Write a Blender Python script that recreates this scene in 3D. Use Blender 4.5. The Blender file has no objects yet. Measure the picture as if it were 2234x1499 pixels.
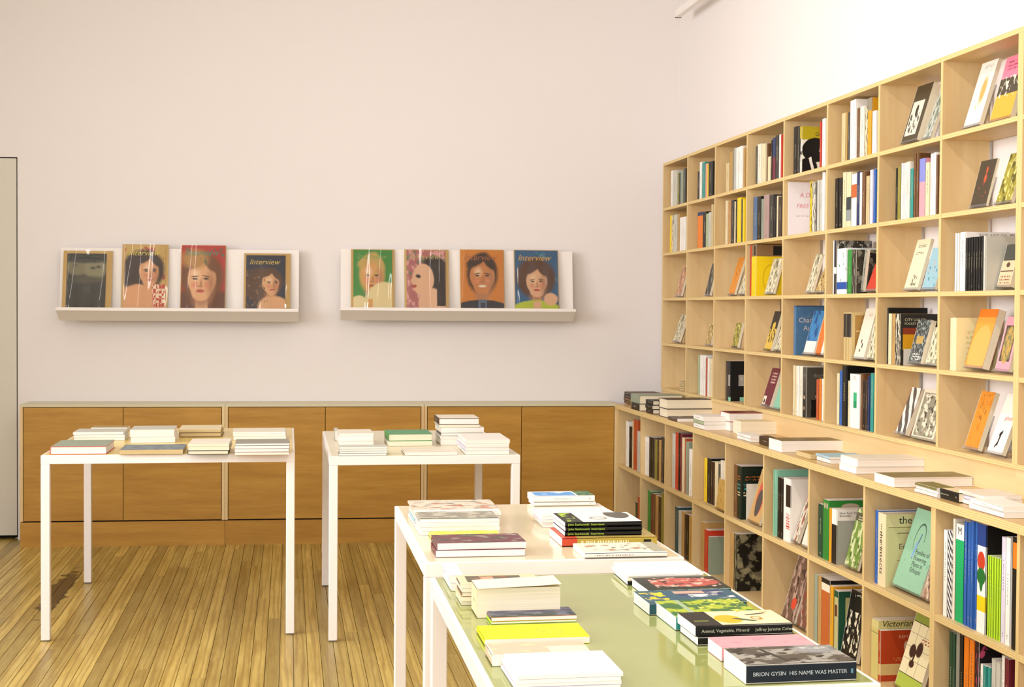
import bpy, bmesh, math, random
from mathutils import Matrix, Vector
random.seed(7)
scene = bpy.context.scene
COL = scene.collection
# ------------------------------------------------------------------ camera
FPX, CX, CY, EYE, ROLL = 3103.0, 1117.0, 749.5, 1.55, 0.007
YAW, PITCH = math.radians(8.923), math.radians(1.424)
FW = Vector((math.sin(YAW) * math.cos(PITCH), math.cos(YAW) * math.cos(PITCH), -math.sin(PITCH)))
R0 = Vector((math.cos(YAW), -math.sin(YAW), 0)); U0 = R0.cross(FW)
RT = R0 * math.cos(ROLL) + U0 * math.sin(ROLL); UP = U0 * math.cos(ROLL) - R0 * math.sin(ROLL)
EYEP = Vector((0, 0, EYE))
cam_d = bpy.data.cameras.new('camera'); cam = bpy.data.objects.new('camera', cam_d); COL.objects.link(cam)
cam_d.sensor_fit = 'HORIZONTAL'; cam_d.sensor_width = 36.0; cam_d.lens = 36.0 * FPX / 2234.0
cam_d.clip_start = 0.05; cam_d.clip_end = 200
cam.matrix_world = Matrix(((RT.x, UP.x, -FW.x, 0), (RT.y, UP.y, -FW.y, 0), (RT.z, UP.z, -FW.z, EYE), (0, 0, 0, 1)))
scene.camera = cam
# ------------------------------------------------------------------ world, lights, exposure
w = bpy.data.worlds.new('daylight'); scene.world = w; w.use_nodes = True
w.node_tree.nodes['Background'].inputs[0].default_value = (0.86, 0.93, 1.0, 1)
w.node_tree.nodes['Background'].inputs[1].default_value = 1.0
def area(name, loc, aim, sx, sy, watts, col):
    l = bpy.data.lights.new(name, 'AREA'); l.shape = 'RECTANGLE'; l.size = sx; l.size_y = sy; l.energy = watts; l.color = col
    o = bpy.data.objects.new(name, l); COL.objects.link(o); o.location = loc
    o.rotation_euler = (Vector(aim) - Vector(loc)).to_track_quat('-Z', 'Y').to_euler()
    return o
area('front_window_daylight', (-1.4, -1.25, 2.2), (-1.5, 4, 2.1), 4.6, 2.4, 118, (0.985, 0.985, 1.0))
lw = area('left_window_daylight', (-4.25, 4.6, 2.5), (2.6, 5.6, 2.9), 4.2, 2.2, 124, (0.99, 0.98, 1.0)); lw.data.spread = math.radians(105)
scene.view_settings.view_transform = 'Standard'; scene.view_settings.look = 'None'
scene.view_settings.exposure = 0.16; scene.view_settings.gamma = 1.0; scene.view_settings.use_curve_mapping = False

# ------------------------------------------------------------------ pixel helpers (photo frame 2234x1499)
VIEW = {'P': (0, 0, 1), 'A': (1430, 200, 3.7475), 'B': (1430, 530, 3.7475), 'C': (1780, 50, 3.747), 'D': (1780, 380, 3.747),
        'E': (1780, 640, 3.568), 'F': (1340, 840, 3.2587), 'G': (1600, 880, 3.524), 'H': (1700, 1040, 3.266),
        'I': (0, 840, 3.259), 'J': (680, 840, 3.103), 'K': (840, 1040, 3.1914), 'L': (1280, 1180, 3.285),
        'V': (0, 480, 3.259), 'W': (700, 480, 3.259)}
def px(v, x, y): a, b, s = VIEW[v]; return a + x / s, b + y / s
def ray(x, y): return FW + RT * ((x - CX) / FPX) - UP * ((y - CY) / FPX)
def on(ax, val, x, y):
    r = ray(x, y); return EYEP + r * ((val - EYEP[ax]) / r[ax])
def on_plane(p0, n, x, y):
    r = ray(x, y); return EYEP + r * ((p0 - EYEP).dot(n) / r.dot(n))

# ------------------------------------------------------------------ materials
def lin(c):
    if isinstance(c, str):
        c = HEX.get(c, c).lstrip('#'); c = [int(c[i:i + 2], 16) / 255 for i in (0, 2, 4)]
        return tuple(x / 12.92 if x <= 0.04045 else ((x + 0.055) / 1.055) ** 2.4 for x in c) + (1,)
    return tuple(c)[:3] + (1,)
HEX = {'white': 'f1ece4', 'offwhite': 'e6ddcb', 'cream': 'e3d3ab', 'beige': 'd3bd8c', 'kraft': 'b58f4a', 'tan': 'b99257', 'brown': '6e4a2a',
       'dark brown': '3d2a1c', 'black': '15130f', 'charcoal': '35322c', 'dark grey': '4d4a42', 'grey': '8e8b7e', 'light grey': 'c4c2b6',
       'grey green': '8f9a86', 'sage': 'a5b38a', 'olive': '8a8334', 'dark green': '1c4330', 'green': '2f8a34', 'bright green': '12a862', 'teal': '2f8f86',
       'mint': '86bfa2', 'lime': 'b4dc2e', 'yellow': 'f0cd16', 'neon yellow': 'f6f700', 'ochre': 'd79a22', 'orange': 'e37b1c', 'rust': 'b4512a', 'red': 'c23a22',
       'maroon': '6d2230', 'pink': 'e59aa4', 'salmon': 'e0a184', 'mauve': 'a98d86', 'lavender': 'd9d2e2', 'blue': '2b5fae', 'light blue': '9fc4d4',
       'navy': '1f2f5c', 'slate blue': '4d6a8e', 'dark teal': '1f4a50', 'periwinkle': '8287cc', 'skin': 'dba274', 'pale skin': 'e8c09a'}
MATS = {}
def newmat(name):
    m = bpy.data.materials.new(name); m.use_nodes = True
    nt = m.node_tree; b = nt.nodes['Principled BSDF']; return m, nt, b
def plain(col, rough=0.5, name=None, spec=0.5):
    k = ('plain', str(col), rough, spec)
    if k not in MATS:
        m, nt, b = newmat(name or 'plain_%s' % str(col)); b.inputs['Base Color'].default_value = lin(col)
        b.inputs['Roughness'].default_value = rough; b.inputs['Specular IOR Level'].default_value = spec; MATS[k] = m
    return MATS[k]
def mixc(nt, fac, a, b):
    n = nt.nodes.new('ShaderNodeMix'); n.data_type = 'RGBA'
    for sock, v in ((n.inputs[0], fac), (n.inputs[6], a), (n.inputs[7], b)):
        if hasattr(v, 'is_output'): nt.links.new(v, sock)
        else: sock.default_value = v
    return n.outputs[2]
def mth(nt, op, a, b=None):
    n = nt.nodes.new('ShaderNodeMath'); n.operation = op
    for i, v in enumerate((a, b)):
        if v is None: continue
        if hasattr(v, 'is_output'): nt.links.new(v, n.inputs[i])
        else: n.inputs[i].default_value = v
    return n.outputs[0]
def mapped(nt, src, loc, rot, scale):
    n = nt.nodes.new('ShaderNodeMapping'); n.vector_type = 'TEXTURE'; nt.links.new(src, n.inputs[0])
    n.inputs['Location'].default_value = (loc[0], loc[1], 0); n.inputs['Rotation'].default_value = (0, 0, math.radians(rot))
    n.inputs['Scale'].default_value = (max(scale[0], 1e-4), max(scale[1], 1e-4), 1); return n.outputs[0]
def rng(nt, v, a, b):
    n = nt.nodes.new('ShaderNodeMapRange'); nt.links.new(v, n.inputs[0]); n.inputs[1].default_value = a; n.inputs[2].default_value = b; return n.outputs[0]
def noise(nt, vec, scale, detail=2.0):
    n = nt.nodes.new('ShaderNodeTexNoise'); nt.links.new(vec, n.inputs['Vector']); n.inputs['Scale'].default_value = scale; n.inputs['Detail'].default_value = detail
    return n.outputs['Fac']
def design(key, base, shapes, rough=0.42, warp=0.0):
    """flat printed artwork: shapes in 0..1 of the printed face"""
    if key in MATS: return MATS[key]
    m, nt, b = newmat('print_' + key); tc = nt.nodes.new('ShaderNodeTexCoord'); uv = tc.outputs['UV']
    if warp:
        nz = nt.nodes.new('ShaderNodeTexNoise'); nz.inputs['Scale'].default_value = 7; nt.links.new(uv, nz.inputs['Vector'])
        s = nt.nodes.new('ShaderNodeVectorMath'); s.operation = 'SUBTRACT'; nt.links.new(nz.outputs['Color'], s.inputs[0]); s.inputs[1].default_value = (.5, .5, .5)
        k = nt.nodes.new('ShaderNodeVectorMath'); k.operation = 'SCALE'; nt.links.new(s.outputs[0], k.inputs[0]); k.inputs['Scale'].default_value = warp
        ad = nt.nodes.new('ShaderNodeVectorMath'); ad.operation = 'ADD'; nt.links.new(uv, ad.inputs[0]); nt.links.new(k.outputs[0], ad.inputs[1]); uv = ad.outputs[0]
    cur = lin(base)
    def rectmask(x0, y0, x1, y1, rot=0):
        v = mapped(nt, uv, ((x0 + x1) / 2, (y0 + y1) / 2), rot, (abs(x1 - x0) / 2, abs(y1 - y0) / 2))
        a = nt.nodes.new('ShaderNodeVectorMath'); a.operation = 'ABSOLUTE'; nt.links.new(v, a.inputs[0])
        s = nt.nodes.new('ShaderNodeSeparateXYZ'); nt.links.new(a.outputs[0], s.inputs[0])
        return mth(nt, 'LESS_THAN', mth(nt, 'MAXIMUM', s.outputs[0], s.outputs[1]), 1.0)
    def ellmask(cx, cy, rx, ry, soft, rot):
        v = mapped(nt, uv, (cx, cy), rot, (rx, ry))
        l = nt.nodes.new('ShaderNodeVectorMath'); l.operation = 'LENGTH'; nt.links.new(v, l.inputs[0])
        return rng(nt, l.outputs['Value'], 1 + soft, 1 - soft)
    for s in shapes:
        k = s[0]
        if k == 'r': f = rectmask(*s[1:5], rot=s[6] if len(s) > 6 else 0); c = s[5]
        elif k == 'e': f = ellmask(s[1], s[2], s[3], s[4], s[6] if len(s) > 6 else .04, s[7] if len(s) > 7 else 0); c = s[5]
        elif k == 'n':       # blotches: scale, threshold, colour, (region)
            f = rng(nt, noise(nt, uv, s[1], 4), s[2], s[2] + .05); c = s[3]
            if len(s) > 4: f = mth(nt, 'MULTIPLY', f, rectmask(*s[4]))
        elif k == 'd':       # broken line, like small print running along v (or u)
            f = rectmask(*s[1:5]); c = s[5]
            v = mapped(nt, uv, (0, 0), 0, (1e3, 1) if len(s) < 7 else (1, 1e3))
            f = mth(nt, 'MULTIPLY', f, mth(nt, 'GREATER_THAN', noise(nt, v, 75, 0), .5))
        elif k == 'l':       # rows of small print
            x0, y0, x1, y1, c, n = s[1:7]; f = rectmask(x0, y0, x1, y1)
            sp = nt.nodes.new('ShaderNodeSeparateXYZ'); nt.links.new(uv, sp.inputs[0])
            t = mth(nt, 'FRACT', mth(nt, 'MULTIPLY', mth(nt, 'SUBTRACT', sp.outputs[1], y0), n / (y1 - y0)))
            f = mth(nt, 'MULTIPLY', f, mth(nt, 'LESS_THAN', t, .5))
            f = mth(nt, 'MULTIPLY', f, mth(nt, 'GREATER_THAN', noise(nt, uv, 26, 0), .45))
        elif k == 'c':       # checks
            f = rectmask(*s[1:5]); c = s[5]
            ck = nt.nodes.new('ShaderNodeTexChecker'); nt.links.new(uv, ck.inputs[0]); ck.inputs['Scale'].default_value = s[6]
            f = mth(nt, 'MULTIPLY', f, ck.outputs['Fac'])
        elif k == 'w':       # slanting waves
            wv = nt.nodes.new('ShaderNodeTexWave'); wv.bands_direction = 'DIAGONAL'; wv.inputs['Scale'].default_value = s[1]; wv.inputs['Distortion'].default_value = s[3]
            v = mapped(nt, uv, (0, 0), 0, s[4] if len(s) > 4 else (1, 1)); nt.links.new(v, wv.inputs[0]); f = mth(nt, 'GREATER_THAN', wv.outputs['Fac'], .5); c = s[2]
        cur = mixc(nt, f, cur, lin(c))
    if hasattr(cur, 'is_output'): nt.links.new(cur, b.inputs['Base Color'])
    else: b.inputs['Base Color'].default_value = cur
    b.inputs['Roughness'].default_value = rough; b.inputs['Specular IOR Level'].default_value = .28; MATS[key] = m; return m
def grain(key, c1, c2, scale, rough, bump=0.0, axis='z', spread=0.0, coat=0.0):
    """wood figure: long fibres along axis, tone varies from piece to piece"""
    if key in MATS: return MATS[key]
    m, nt, b = newmat(key); tc = nt.nodes.new('ShaderNodeTexCoord'); oi = nt.nodes.new('ShaderNodeObjectInfo')
    ad = nt.nodes.new('ShaderNodeVectorMath'); ad.operation = 'ADD'; nt.links.new(tc.outputs['Object'], ad.inputs[0])
    sc = nt.nodes.new('ShaderNodeVectorMath'); sc.operation = 'SCALE'; sc.inputs[0].default_value = (37, 53, 71); nt.links.new(oi.outputs['Random'], sc.inputs['Scale'])
    nt.links.new(sc.outputs[0], ad.inputs[1])
    mp = nt.nodes.new('ShaderNodeMapping'); nt.links.new(ad.outputs[0], mp.inputs[0])
    s = {'x': (.09, 1, 1), 'y': (1, .09, 1), 'z': (1, 1, .09)}[axis]; mp.inputs['Scale'].default_value = s
    n1 = noise(nt, mp.outputs[0], scale, 6); n2 = noise(nt, mp.outputs[0], scale * 5, 3)
    f = mth(nt, 'ADD', mth(nt, 'MULTIPLY', n1, .7), mth(nt, 'MULTIPLY', n2, .3)); f = rng(nt, f, .36, .64)
    c = mixc(nt, f, lin(c1), lin(c2))
    if spread:
        hv = nt.nodes.new('ShaderNodeHueSaturation'); nt.links.new(c, hv.inputs['Color'])
        nt.links.new(mth(nt, 'ADD', mth(nt, 'MULTIPLY', oi.outputs['Random'], spread), 1 - spread * .55), hv.inputs['Value']); c = hv.outputs[0]
    nt.links.new(c, b.inputs['Base Color']); b.inputs['Roughness'].default_value = rough
    if bump:
        bp = nt.nodes.new('ShaderNodeBump'); bp.inputs['Strength'].default_value = bump; bp.inputs['Distance'].default_value = .002
        nt.links.new(f, bp.inputs['Height']); nt.links.new(bp.outputs[0], b.inputs['Normal'])
    MATS[key] = m; return m
def ply_edge(key, axis, thick):
    if key in MATS: return MATS[key]
    m, nt, b = newmat(key); tc = nt.nodes.new('ShaderNodeTexCoord'); sp = nt.nodes.new('ShaderNodeSeparateXYZ'); nt.links.new(tc.outputs['Object'], sp.inputs[0])
    t = mth(nt, 'FRACT', mth(nt, 'MULTIPLY', sp.outputs['xyz'.index(axis)], 2.5 / thick))
    f = mth(nt, 'LESS_THAN', t, .36); nz = noise(nt, tc.outputs['Object'], 60, 3)
    c = mixc(nt, f, mixc(nt, nz, lin('e6cd93'), lin('dcc084')), mixc(nt, nz, lin('c4a566'), lin('cfb274')))
    nt.links.new(c, b.inputs['Base Color']); b.inputs['Roughness'].default_value = .55; MATS[key] = m; return m
def wallmat(key, col):
    m, nt, b = newmat(key); tc = nt.nodes.new('ShaderNodeTexCoord'); n = noise(nt, tc.outputs['Object'], 160, 4)
    bp = nt.nodes.new('ShaderNodeBump'); bp.inputs['Strength'].default_value = .08; bp.inputs['Distance'].default_value = .001
    nt.links.new(n, bp.inputs['Height']); nt.links.new(bp.outputs[0], b.inputs['Normal'])
    n2 = noise(nt, tc.outputs['Object'], 1.2, 3); c = mixc(nt, n2, lin(col), tuple(x * .975 for x in lin(col)[:3]) + (1,))
    nt.links.new(c, b.inputs['Base Color']); b.inputs['Roughness'].default_value = .8; return m
def pagemat(key, c1, c2):
    if key in MATS: return MATS[key]
    m, nt, b = newmat(key); tc = nt.nodes.new('ShaderNodeTexCoord'); mp = nt.nodes.new('ShaderNodeMapping'); nt.links.new(tc.outputs['Object'], mp.inputs[0])
    mp.inputs['Scale'].default_value = (3, 900, 3); f = rng(nt, noise(nt, mp.outputs[0], 1, 2), .4, .7)
    nt.links.new(mixc(nt, f, lin(c1), lin(c2)), b.inputs['Base Color']); b.inputs['Roughness'].default_value = .8; MATS[key] = m; return m
PG = {'w': pagemat('pages_white', 'f4eee6', 'e2dad0'), 'c': pagemat('pages_cream', 'efe4cc', 'ddd0b0'), 't': pagemat('pages_tan', 'd3bd8e', 'b59c68')}
def clearmat(key, gloss, rough=.03, bump=0, tint=(1, 1, 1, 1)):
    if key in MATS: return MATS[key]
    m, nt, b = newmat(key); nt.nodes.remove(b); out = nt.nodes['Material Output']
    tr = nt.nodes.new('ShaderNodeBsdfTransparent'); tr.inputs[0].default_value = tint; gl = nt.nodes.new('ShaderNodeBsdfGlossy'); gl.inputs['Roughness'].default_value = rough
    mx = nt.nodes.new('ShaderNodeMixShader'); fr = nt.nodes.new('ShaderNodeFresnel'); fr.inputs[0].default_value = 1.46
    nt.links.new(mth(nt, 'ADD', mth(nt, 'MULTIPLY', fr.outputs[0], .65), gloss), mx.inputs[0]); nt.links.new(tr.outputs[0], mx.inputs[1]); nt.links.new(gl.outputs[0], mx.inputs[2])
    if bump:
        tc = nt.nodes.new('ShaderNodeTexCoord'); mp = nt.nodes.new('ShaderNodeMapping'); mp.inputs['Scale'].default_value = (1, 1, .25); nt.links.new(tc.outputs['Object'], mp.inputs[0])
        bp = nt.nodes.new('ShaderNodeBump'); bp.inputs['Strength'].default_value = bump; bp.inputs['Distance'].default_value = .02
        nt.links.new(noise(nt, mp.outputs[0], 9, 1), bp.inputs['Height']); nt.links.new(bp.outputs[0], gl.inputs['Normal']); nt.links.new(bp.outputs[0], fr.inputs['Normal'])
    nt.links.new(mx.outputs[0], out.inputs[0]); MATS[key] = m; return m

WALL = wallmat('white_wall_paint', 'ebe4e1'); CEIL = wallmat('ceiling_paint', 'f2eee8')
PLY = grain('birch_ply_face', 'e0c592', 'd3b07a', 7, .5, 0, 'y', .08); PLYV = grain('birch_ply_face_upright', 'e0c592', 'd3b07a', 7, .5, 0, 'z', .08)
EDGE_Z = ply_edge('birch_ply_edge_flat', 'z', .018); EDGE_Y = ply_edge('birch_ply_edge_upright', 'y', .018)
CABW = grain('maple_door_face', 'c09038', 'ab7a26', 20, .5, 0, 'x', .05); CABT = plain('cfc6a4', .35, 'cabinet_top_laminate')
STEEL = plain('f0e9e4', .4, 'white_powder_coat'); FOOT = plain('5a574c', .6, 'grey_plastic'); DARK = plain('1a1712', .9, 'dark_gap')
ACRYL = clearmat('clear_acrylic', .0); SLEEVE = clearmat('clear_plastic_sleeve', .025, .03, .12)

# ------------------------------------------------------------------ mesh helpers
def link(name, me, parent=None, mats=()):
    o = bpy.data.objects.new(name, me); COL.objects.link(o)
    if me is not None and not me.materials:
        for m in mats: me.materials.append(m)
    if parent is not None: o.parent = parent
    return o
def tag(o, label=None, cat=None, group=None, kind=None):
    if label: o['label'] = label
    if cat: o['category'] = cat
    if group: o['group'] = group
    if kind: o['kind'] = kind
    return o
def empty(name, loc=(0, 0, 0), rz=0):
    o = bpy.data.objects.new(name, None); COL.objects.link(o); o.location = loc; o.rotation_euler = (0, 0, rz); o.empty_display_size = .1; return o
def boxmesh(name, x0, y0, z0, x1, y1, z1, bev=0.0):
    bm = bmesh.new(); bmesh.ops.create_cube(bm, size=1)
    for v in bm.verts: v.co = Vector(((x0 + x1) / 2 + v.co.x * (x1 - x0), (y0 + y1) / 2 + v.co.y * (y1 - y0), (z0 + z1) / 2 + v.co.z * (z1 - z0)))
    if bev: bmesh.ops.bevel(bm, geom=bm.edges[:], offset=bev, segments=1, affect='EDGES')
    me = bpy.data.meshes.new(name); bm.to_mesh(me); bm.free(); return me
def box(name, lo, hi, mat, parent=None, bev=0.0):
    """box object whose origin sits at its own centre base"""
    c = ((lo[0] + hi[0]) / 2, (lo[1] + hi[1]) / 2, lo[2])
    me = boxmesh(name, lo[0] - c[0], lo[1] - c[1], 0, hi[0] - c[0], hi[1] - c[1], hi[2] - lo[2], bev)
    o = link(name, me, parent, (mat,)); o.location = c; return o
def front_edge(o, mat, n=(-1, 0, 0)):
    o.data.materials.append(mat); n = Vector(n)
    for p in o.data.polygons:
        if p.normal.dot(n) > .9: p.material_index = 1
    return o
def extrude(name, prof, x0, x1, mat, parent=None):
    """profile in (y,z) swept along x"""
    n = len(prof); vs = [(x0, y, z) for y, z in prof] + [(x1, y, z) for y, z in prof]
    fs = [(i, (i + 1) % n, n + (i + 1) % n, n + i) for i in range(n)] + [tuple(reversed(range(n))), tuple(range(n, 2 * n))]
    me = bpy.data.meshes.new(name); me.from_pydata(vs, [], fs); bm = bmesh.new(); bm.from_mesh(me); bmesh.ops.recalc_face_normals(bm, faces=bm.faces); bm.to_mesh(me); bm.free()
    return link(name, me, parent, (mat,))
def textmesh(s, size, shear=0.0, align='LEFT', bold=0.0):
    c = bpy.data.curves.new('t', 'FONT'); c.body = s; c.size = size; c.shear = shear; c.align_x = align; c.resolution_u = 2; c.offset = bold
    o = bpy.data.objects.new('t', c); COL.objects.link(o); bpy.context.view_layer.update()
    me = bpy.data.meshes.new_from_object(o); bpy.data.objects.remove(o); bpy.data.curves.remove(c); return me
def put_text(parent, s, size, col, M, shear=0.0, align='LEFT', name='title', bold=0.0):
    me = textmesh(s, size, shear, align, bold); me.materials.clear(); me.materials.append(plain(col, .5))
    o = link(name, me, parent); o.matrix_local = M; return o
def frame3(ax, ay, az, loc):
    return Matrix(((ax[0], ay[0], az[0], loc[0]), (ax[1], ay[1], az[1], loc[1]), (ax[2], ay[2], az[2], loc[2]), (0, 0, 0, 1)))

# ------------------------------------------------------------------ the book builder
# local frame: x spine -> fore edge, y front cover (0) -> back cover (T), z foot -> head
def book_mesh(W, T, Hh, hard):
    c = .0024 if hard else .0007; c = min(c, T * .2); r = min(.004, T * .32)
    prof = [(W, 0), (r, 0), (r * .3, r * .3), (0, r), (0, T - r), (r * .3, T - r * .3), (r, T), (W, T), (W, T - c), (c, T - c), (c, c), (W, c)]
    n = len(prof); vs = [(x, y, 0) for x, y in prof] + [(x, y, Hh) for x, y in prof]; fs = []; mi = []
    for i in range(n):
        j = (i + 1) % n; fs.append((i, j, n + j, n + i)); mi.append(0 if i == 0 else 1 if 1 <= i <= 5 else 2)
    for base, flip in ((0, 1), (n, 0)):
        for q in ((0, 1, 10, 11), (1, 2, 3, 10), (3, 4, 9, 10), (4, 5, 6, 9), (6, 7, 8, 9)):
            q = tuple(base + k for k in q); fs.append(q if flip else tuple(reversed(q))); mi.append(2)
    me = bpy.data.meshes.new('book'); me.from_pydata(vs, [], fs)
    uv = me.uv_layers.new(name='UVMap').data
    for p in me.polygons:
        p.material_index = mi[p.index]
        for li in p.loop_indices:
            v = me.vertices[me.loops[li].vertex_index].co
            uv[li].uv = (v.x / W, v.z / Hh) if mi[p.index] != 1 else (1 - v.y / T, v.z / Hh)
    bm = bmesh.new(); bm.from_mesh(me); bmesh.ops.recalc_face_normals(bm, faces=bm.faces); bm.to_mesh(me); bm.free()
    return me, c
def as_mat(c, spine=False, rough=.42):
    if not isinstance(c, str): return c
    if c in MATS: return MATS[c]
    if spine:
        k = 'spine_%s_%d' % (c, random.randint(0, 2)); dk = c in DARKS; ink = 'a89f80' if dk else random.choice(['6b6353', '8a8270'])
        a = random.uniform(.6, .8); b_ = random.uniform(.72, .92)
        return design(k, c, [('d', .44, a - .3, .56, a, ink), ('d', .42, .06, .58, .1, ink)] if k[-1] != '0' else [('d', .41, .4, .59, b_, ink)])
    return plain(c, rough, spec=.28)
DARKS = {'black', 'charcoal', 'dark brown', 'brown', 'dark grey', 'navy', 'dark green', 'maroon', 'dark teal', 'blue', 'red', 'rust', 'teal', 'green', 'slate blue', 'olive'}
def book(W, T, Hh, M, front, spine=None, board=None, pages='w', hard=False, label=None, group=None, cat='book', name='book', spine_text=None, front_text=(), rough=.42, up_text=None):
    me, c = book_mesh(W, T, Hh, hard); fm = as_mat(front, rough=rough); base = front if isinstance(front, str) else 'offwhite'
    sm = as_mat(spine, spine=isinstance(spine, str) and spine in HEX) if spine is not None else (as_mat(front, spine=True) if isinstance(front, str) and front in HEX else fm)
    bd = as_mat(board) if board else (plain(base, rough, spec=.28) if base in HEX else plain('offwhite', rough, spec=.28))
    if name == 'book': name = 'hardcover_book' if hard else 'booklet' if T < .013 else 'paperback'
    o = link(name, me, None, (fm, sm, bd)); o.matrix_world = M
    ins = .003 if hard else .0004
    pg = link('pages', boxmesh('pages', c, c * 1.02, ins, W - (ins if hard else .0004), T - c * 1.02, Hh - ins), o, (PG[pages],))
    for t in ([spine_text] if spine_text else []):
        s, size, col = t[0], t[1], t[2]; at = t[3] if len(t) > 3 else .92; sh = t[4] if len(t) > 4 else .5
        put_text(o, s, size, col, frame3((0, 0, -1), (0, -1, 0), (-1, 0, 0), (-.0004, T * sh + size * .33, Hh * at)), name='spine_title')
    if up_text:
        put_text(o, up_text[0], up_text[1], up_text[2], frame3((0, -1, 0), (0, 0, 1), (-1, 0, 0), (-.0004, T / 2, Hh * up_text[3])), align='CENTER', name='spine_mark')
    for t in front_text:     # (text, size, colour, u, v, shear)
        put_text(o, t[0], t[1], t[2], frame3((1, 0, 0), (0, 0, 1), (0, -1, 0), (t[3] * W, -.0004, t[4] * Hh)), shear=t[5] if len(t) > 5 else 0)
    tag(o, label, cat, group); return o

# ================================================================== the room
XW = 2.66; BW = Vector((XW, 9.58, 0)); DEL = math.radians(2.0)
WX = Vector((math.cos(DEL), -math.sin(DEL), 0)); WN = Vector((math.sin(DEL), math.cos(DEL), 0))     # along the back wall, into it
def wall_x(x, y, off):      # local coordinates (along, up) on a plane standing `off` in front of the back wall
    p = on_plane(BW - WN * off, WN, x, y) - BW; return p.dot(WX), p.z
def stucture(o): return tag(o, kind='structure')
def prism(name, poly, y0, y1, mat, parent=None):   # polygon in (x,z), thickness along y
    n = len(poly); vs = [(x, y0, z) for x, z in poly] + [(x, y1, z) for x, z in poly]
    fs = [(i, (i + 1) % n, n + (i + 1) % n, n + i) for i in range(n)] + [tuple(range(n)), tuple(reversed(range(n, 2 * n)))]
    me = bpy.data.meshes.new(name); me.from_pydata(vs, [], fs); bm = bmesh.new(); bm.from_mesh(me); bmesh.ops.recalc_face_normals(bm, faces=bm.faces); bm.to_mesh(me); bm.free()
    return link(name, me, parent, (mat,))
dr, _ = wall_x(38.5, 700, 0); _, dtop = wall_x(20, 342.5, 0); dl = dr - .98; ZC = 4.2
wb = prism('wall_back', [(.1, 0), (.1, ZC), (-7.2, ZC), (-7.2, 0), (dl, 0), (dl, dtop), (dr, dtop), (dr, 0)], 0, .16, WALL); wb.location = BW; wb.rotation_euler[2] = -DEL; stucture(wb)
d1 = link('door_1', boxmesh('door_1', dl + .008, .004, .03, dr - .008, .05, dtop - .008), None, (plain('d6d0c2', .6, 'door_paint'),)); d1.location = BW; d1.rotation_euler[2] = -DEL; stucture(d1)
tr = link('door_gap_shade', boxmesh('door_gap_shade', dl - .02, .10, 0, dr + .02, .12, dtop + .02), None, (DARK,)); tr.location = BW; tr.rotation_euler[2] = -DEL; stucture(tr)  # black sheet behind the door leaf, standing in for shade in its gaps
stucture(box('wall_right', (XW, -3.1, 0), (XW + .16, 9.75, ZC), WALL))
LW0 = -4.4
def window_wall(name, boxes):      # one wall, four masonry pieces around its window opening
    bm = bmesh.new()
    for lo, hi in boxes:
        for v in bmesh.ops.create_cube(bm, size=1)['verts']: v.co = Vector([(lo[i] + hi[i]) / 2 + v.co[i] * (hi[i] - lo[i]) for i in range(3)])
    me = bpy.data.meshes.new(name); bm.to_mesh(me); bm.free(); return stucture(link(name, me, None, (WALL,)))
xa = LW0 - .16
window_wall('wall_left', [((xa, -3.1, 0), (LW0, 2.3, ZC)), ((xa, 6.9, 0), (LW0, 9.95, ZC)), ((xa, 2.3, 0), (LW0, 6.9, 1.3)), ((xa, 2.3, 3.7), (LW0, 6.9, ZC))])
window_wall('wall_front', [((LW0, -1.5, 0), (-3.7, -1.34, ZC)), ((1.3, -1.5, 0), (XW, -1.34, ZC)), ((-3.7, -1.5, 0), (1.3, -1.34, .8)), ((-3.7, -1.5, 3.4), (1.3, -1.34, ZC))])
stucture(box('ceiling', (LW0 - .2, -3.2, ZC), (XW + .2, 9.95, ZC + .12), CEIL))
# floor of narrow pine boards running towards the back wall
PINE = grain('pine_floorboard', 'd2b868', 'aa8c40', 18, .34, .15, 'y', .5)
def ringed(m):
    nt = m.node_tree; b = nt.nodes['Principled BSDF']; src = b.inputs['Base Color'].links[0].from_socket
    tc = nt.nodes.new('ShaderNodeTexCoord'); oi = nt.nodes.new('ShaderNodeObjectInfo'); wv = nt.nodes.new('ShaderNodeTexWave'); wv.wave_type = 'RINGS'; wv.rings_direction = 'Y'
    ad = nt.nodes.new('ShaderNodeVectorMath'); ad.operation = 'ADD'; sc = nt.nodes.new('ShaderNodeVectorMath'); sc.operation = 'SCALE'; sc.inputs[0].default_value = (.12, 9, .4)
    nt.links.new(oi.outputs['Random'], sc.inputs['Scale']); nt.links.new(tc.outputs['Object'], ad.inputs[0]); nt.links.new(sc.outputs[0], ad.inputs[1])
    mp = nt.nodes.new('ShaderNodeMapping'); mp.inputs['Scale'].default_value = (14, .55, 14); nt.links.new(ad.outputs[0], mp.inputs[0]); nt.links.new(mp.outputs[0], wv.inputs[0])
    wv.inputs['Scale'].default_value = 2.6; wv.inputs['Distortion'].default_value = 7; wv.inputs['Detail'].default_value = 2; wv.inputs['Detail Scale'].default_value = .6
    f = mth(nt, 'MULTIPLY', rng(nt, wv.outputs['Fac'], .55, 1), .5)
    nt.links.new(mixc(nt, f, src, lin('8a6a30')), b.inputs['Base Color'])
ringed(PINE)
floor = box('floor', (LW0, -3.1, -.08), (XW + .05, 10.1, -.016), PINE); stucture(floor)
PWID = .0605; XF0 = -3.0
sp_ = on(2, 0, 128, 1290); boards = []; bcache = {}
ncol = int((XW - XF0) / PWID) + 1
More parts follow.
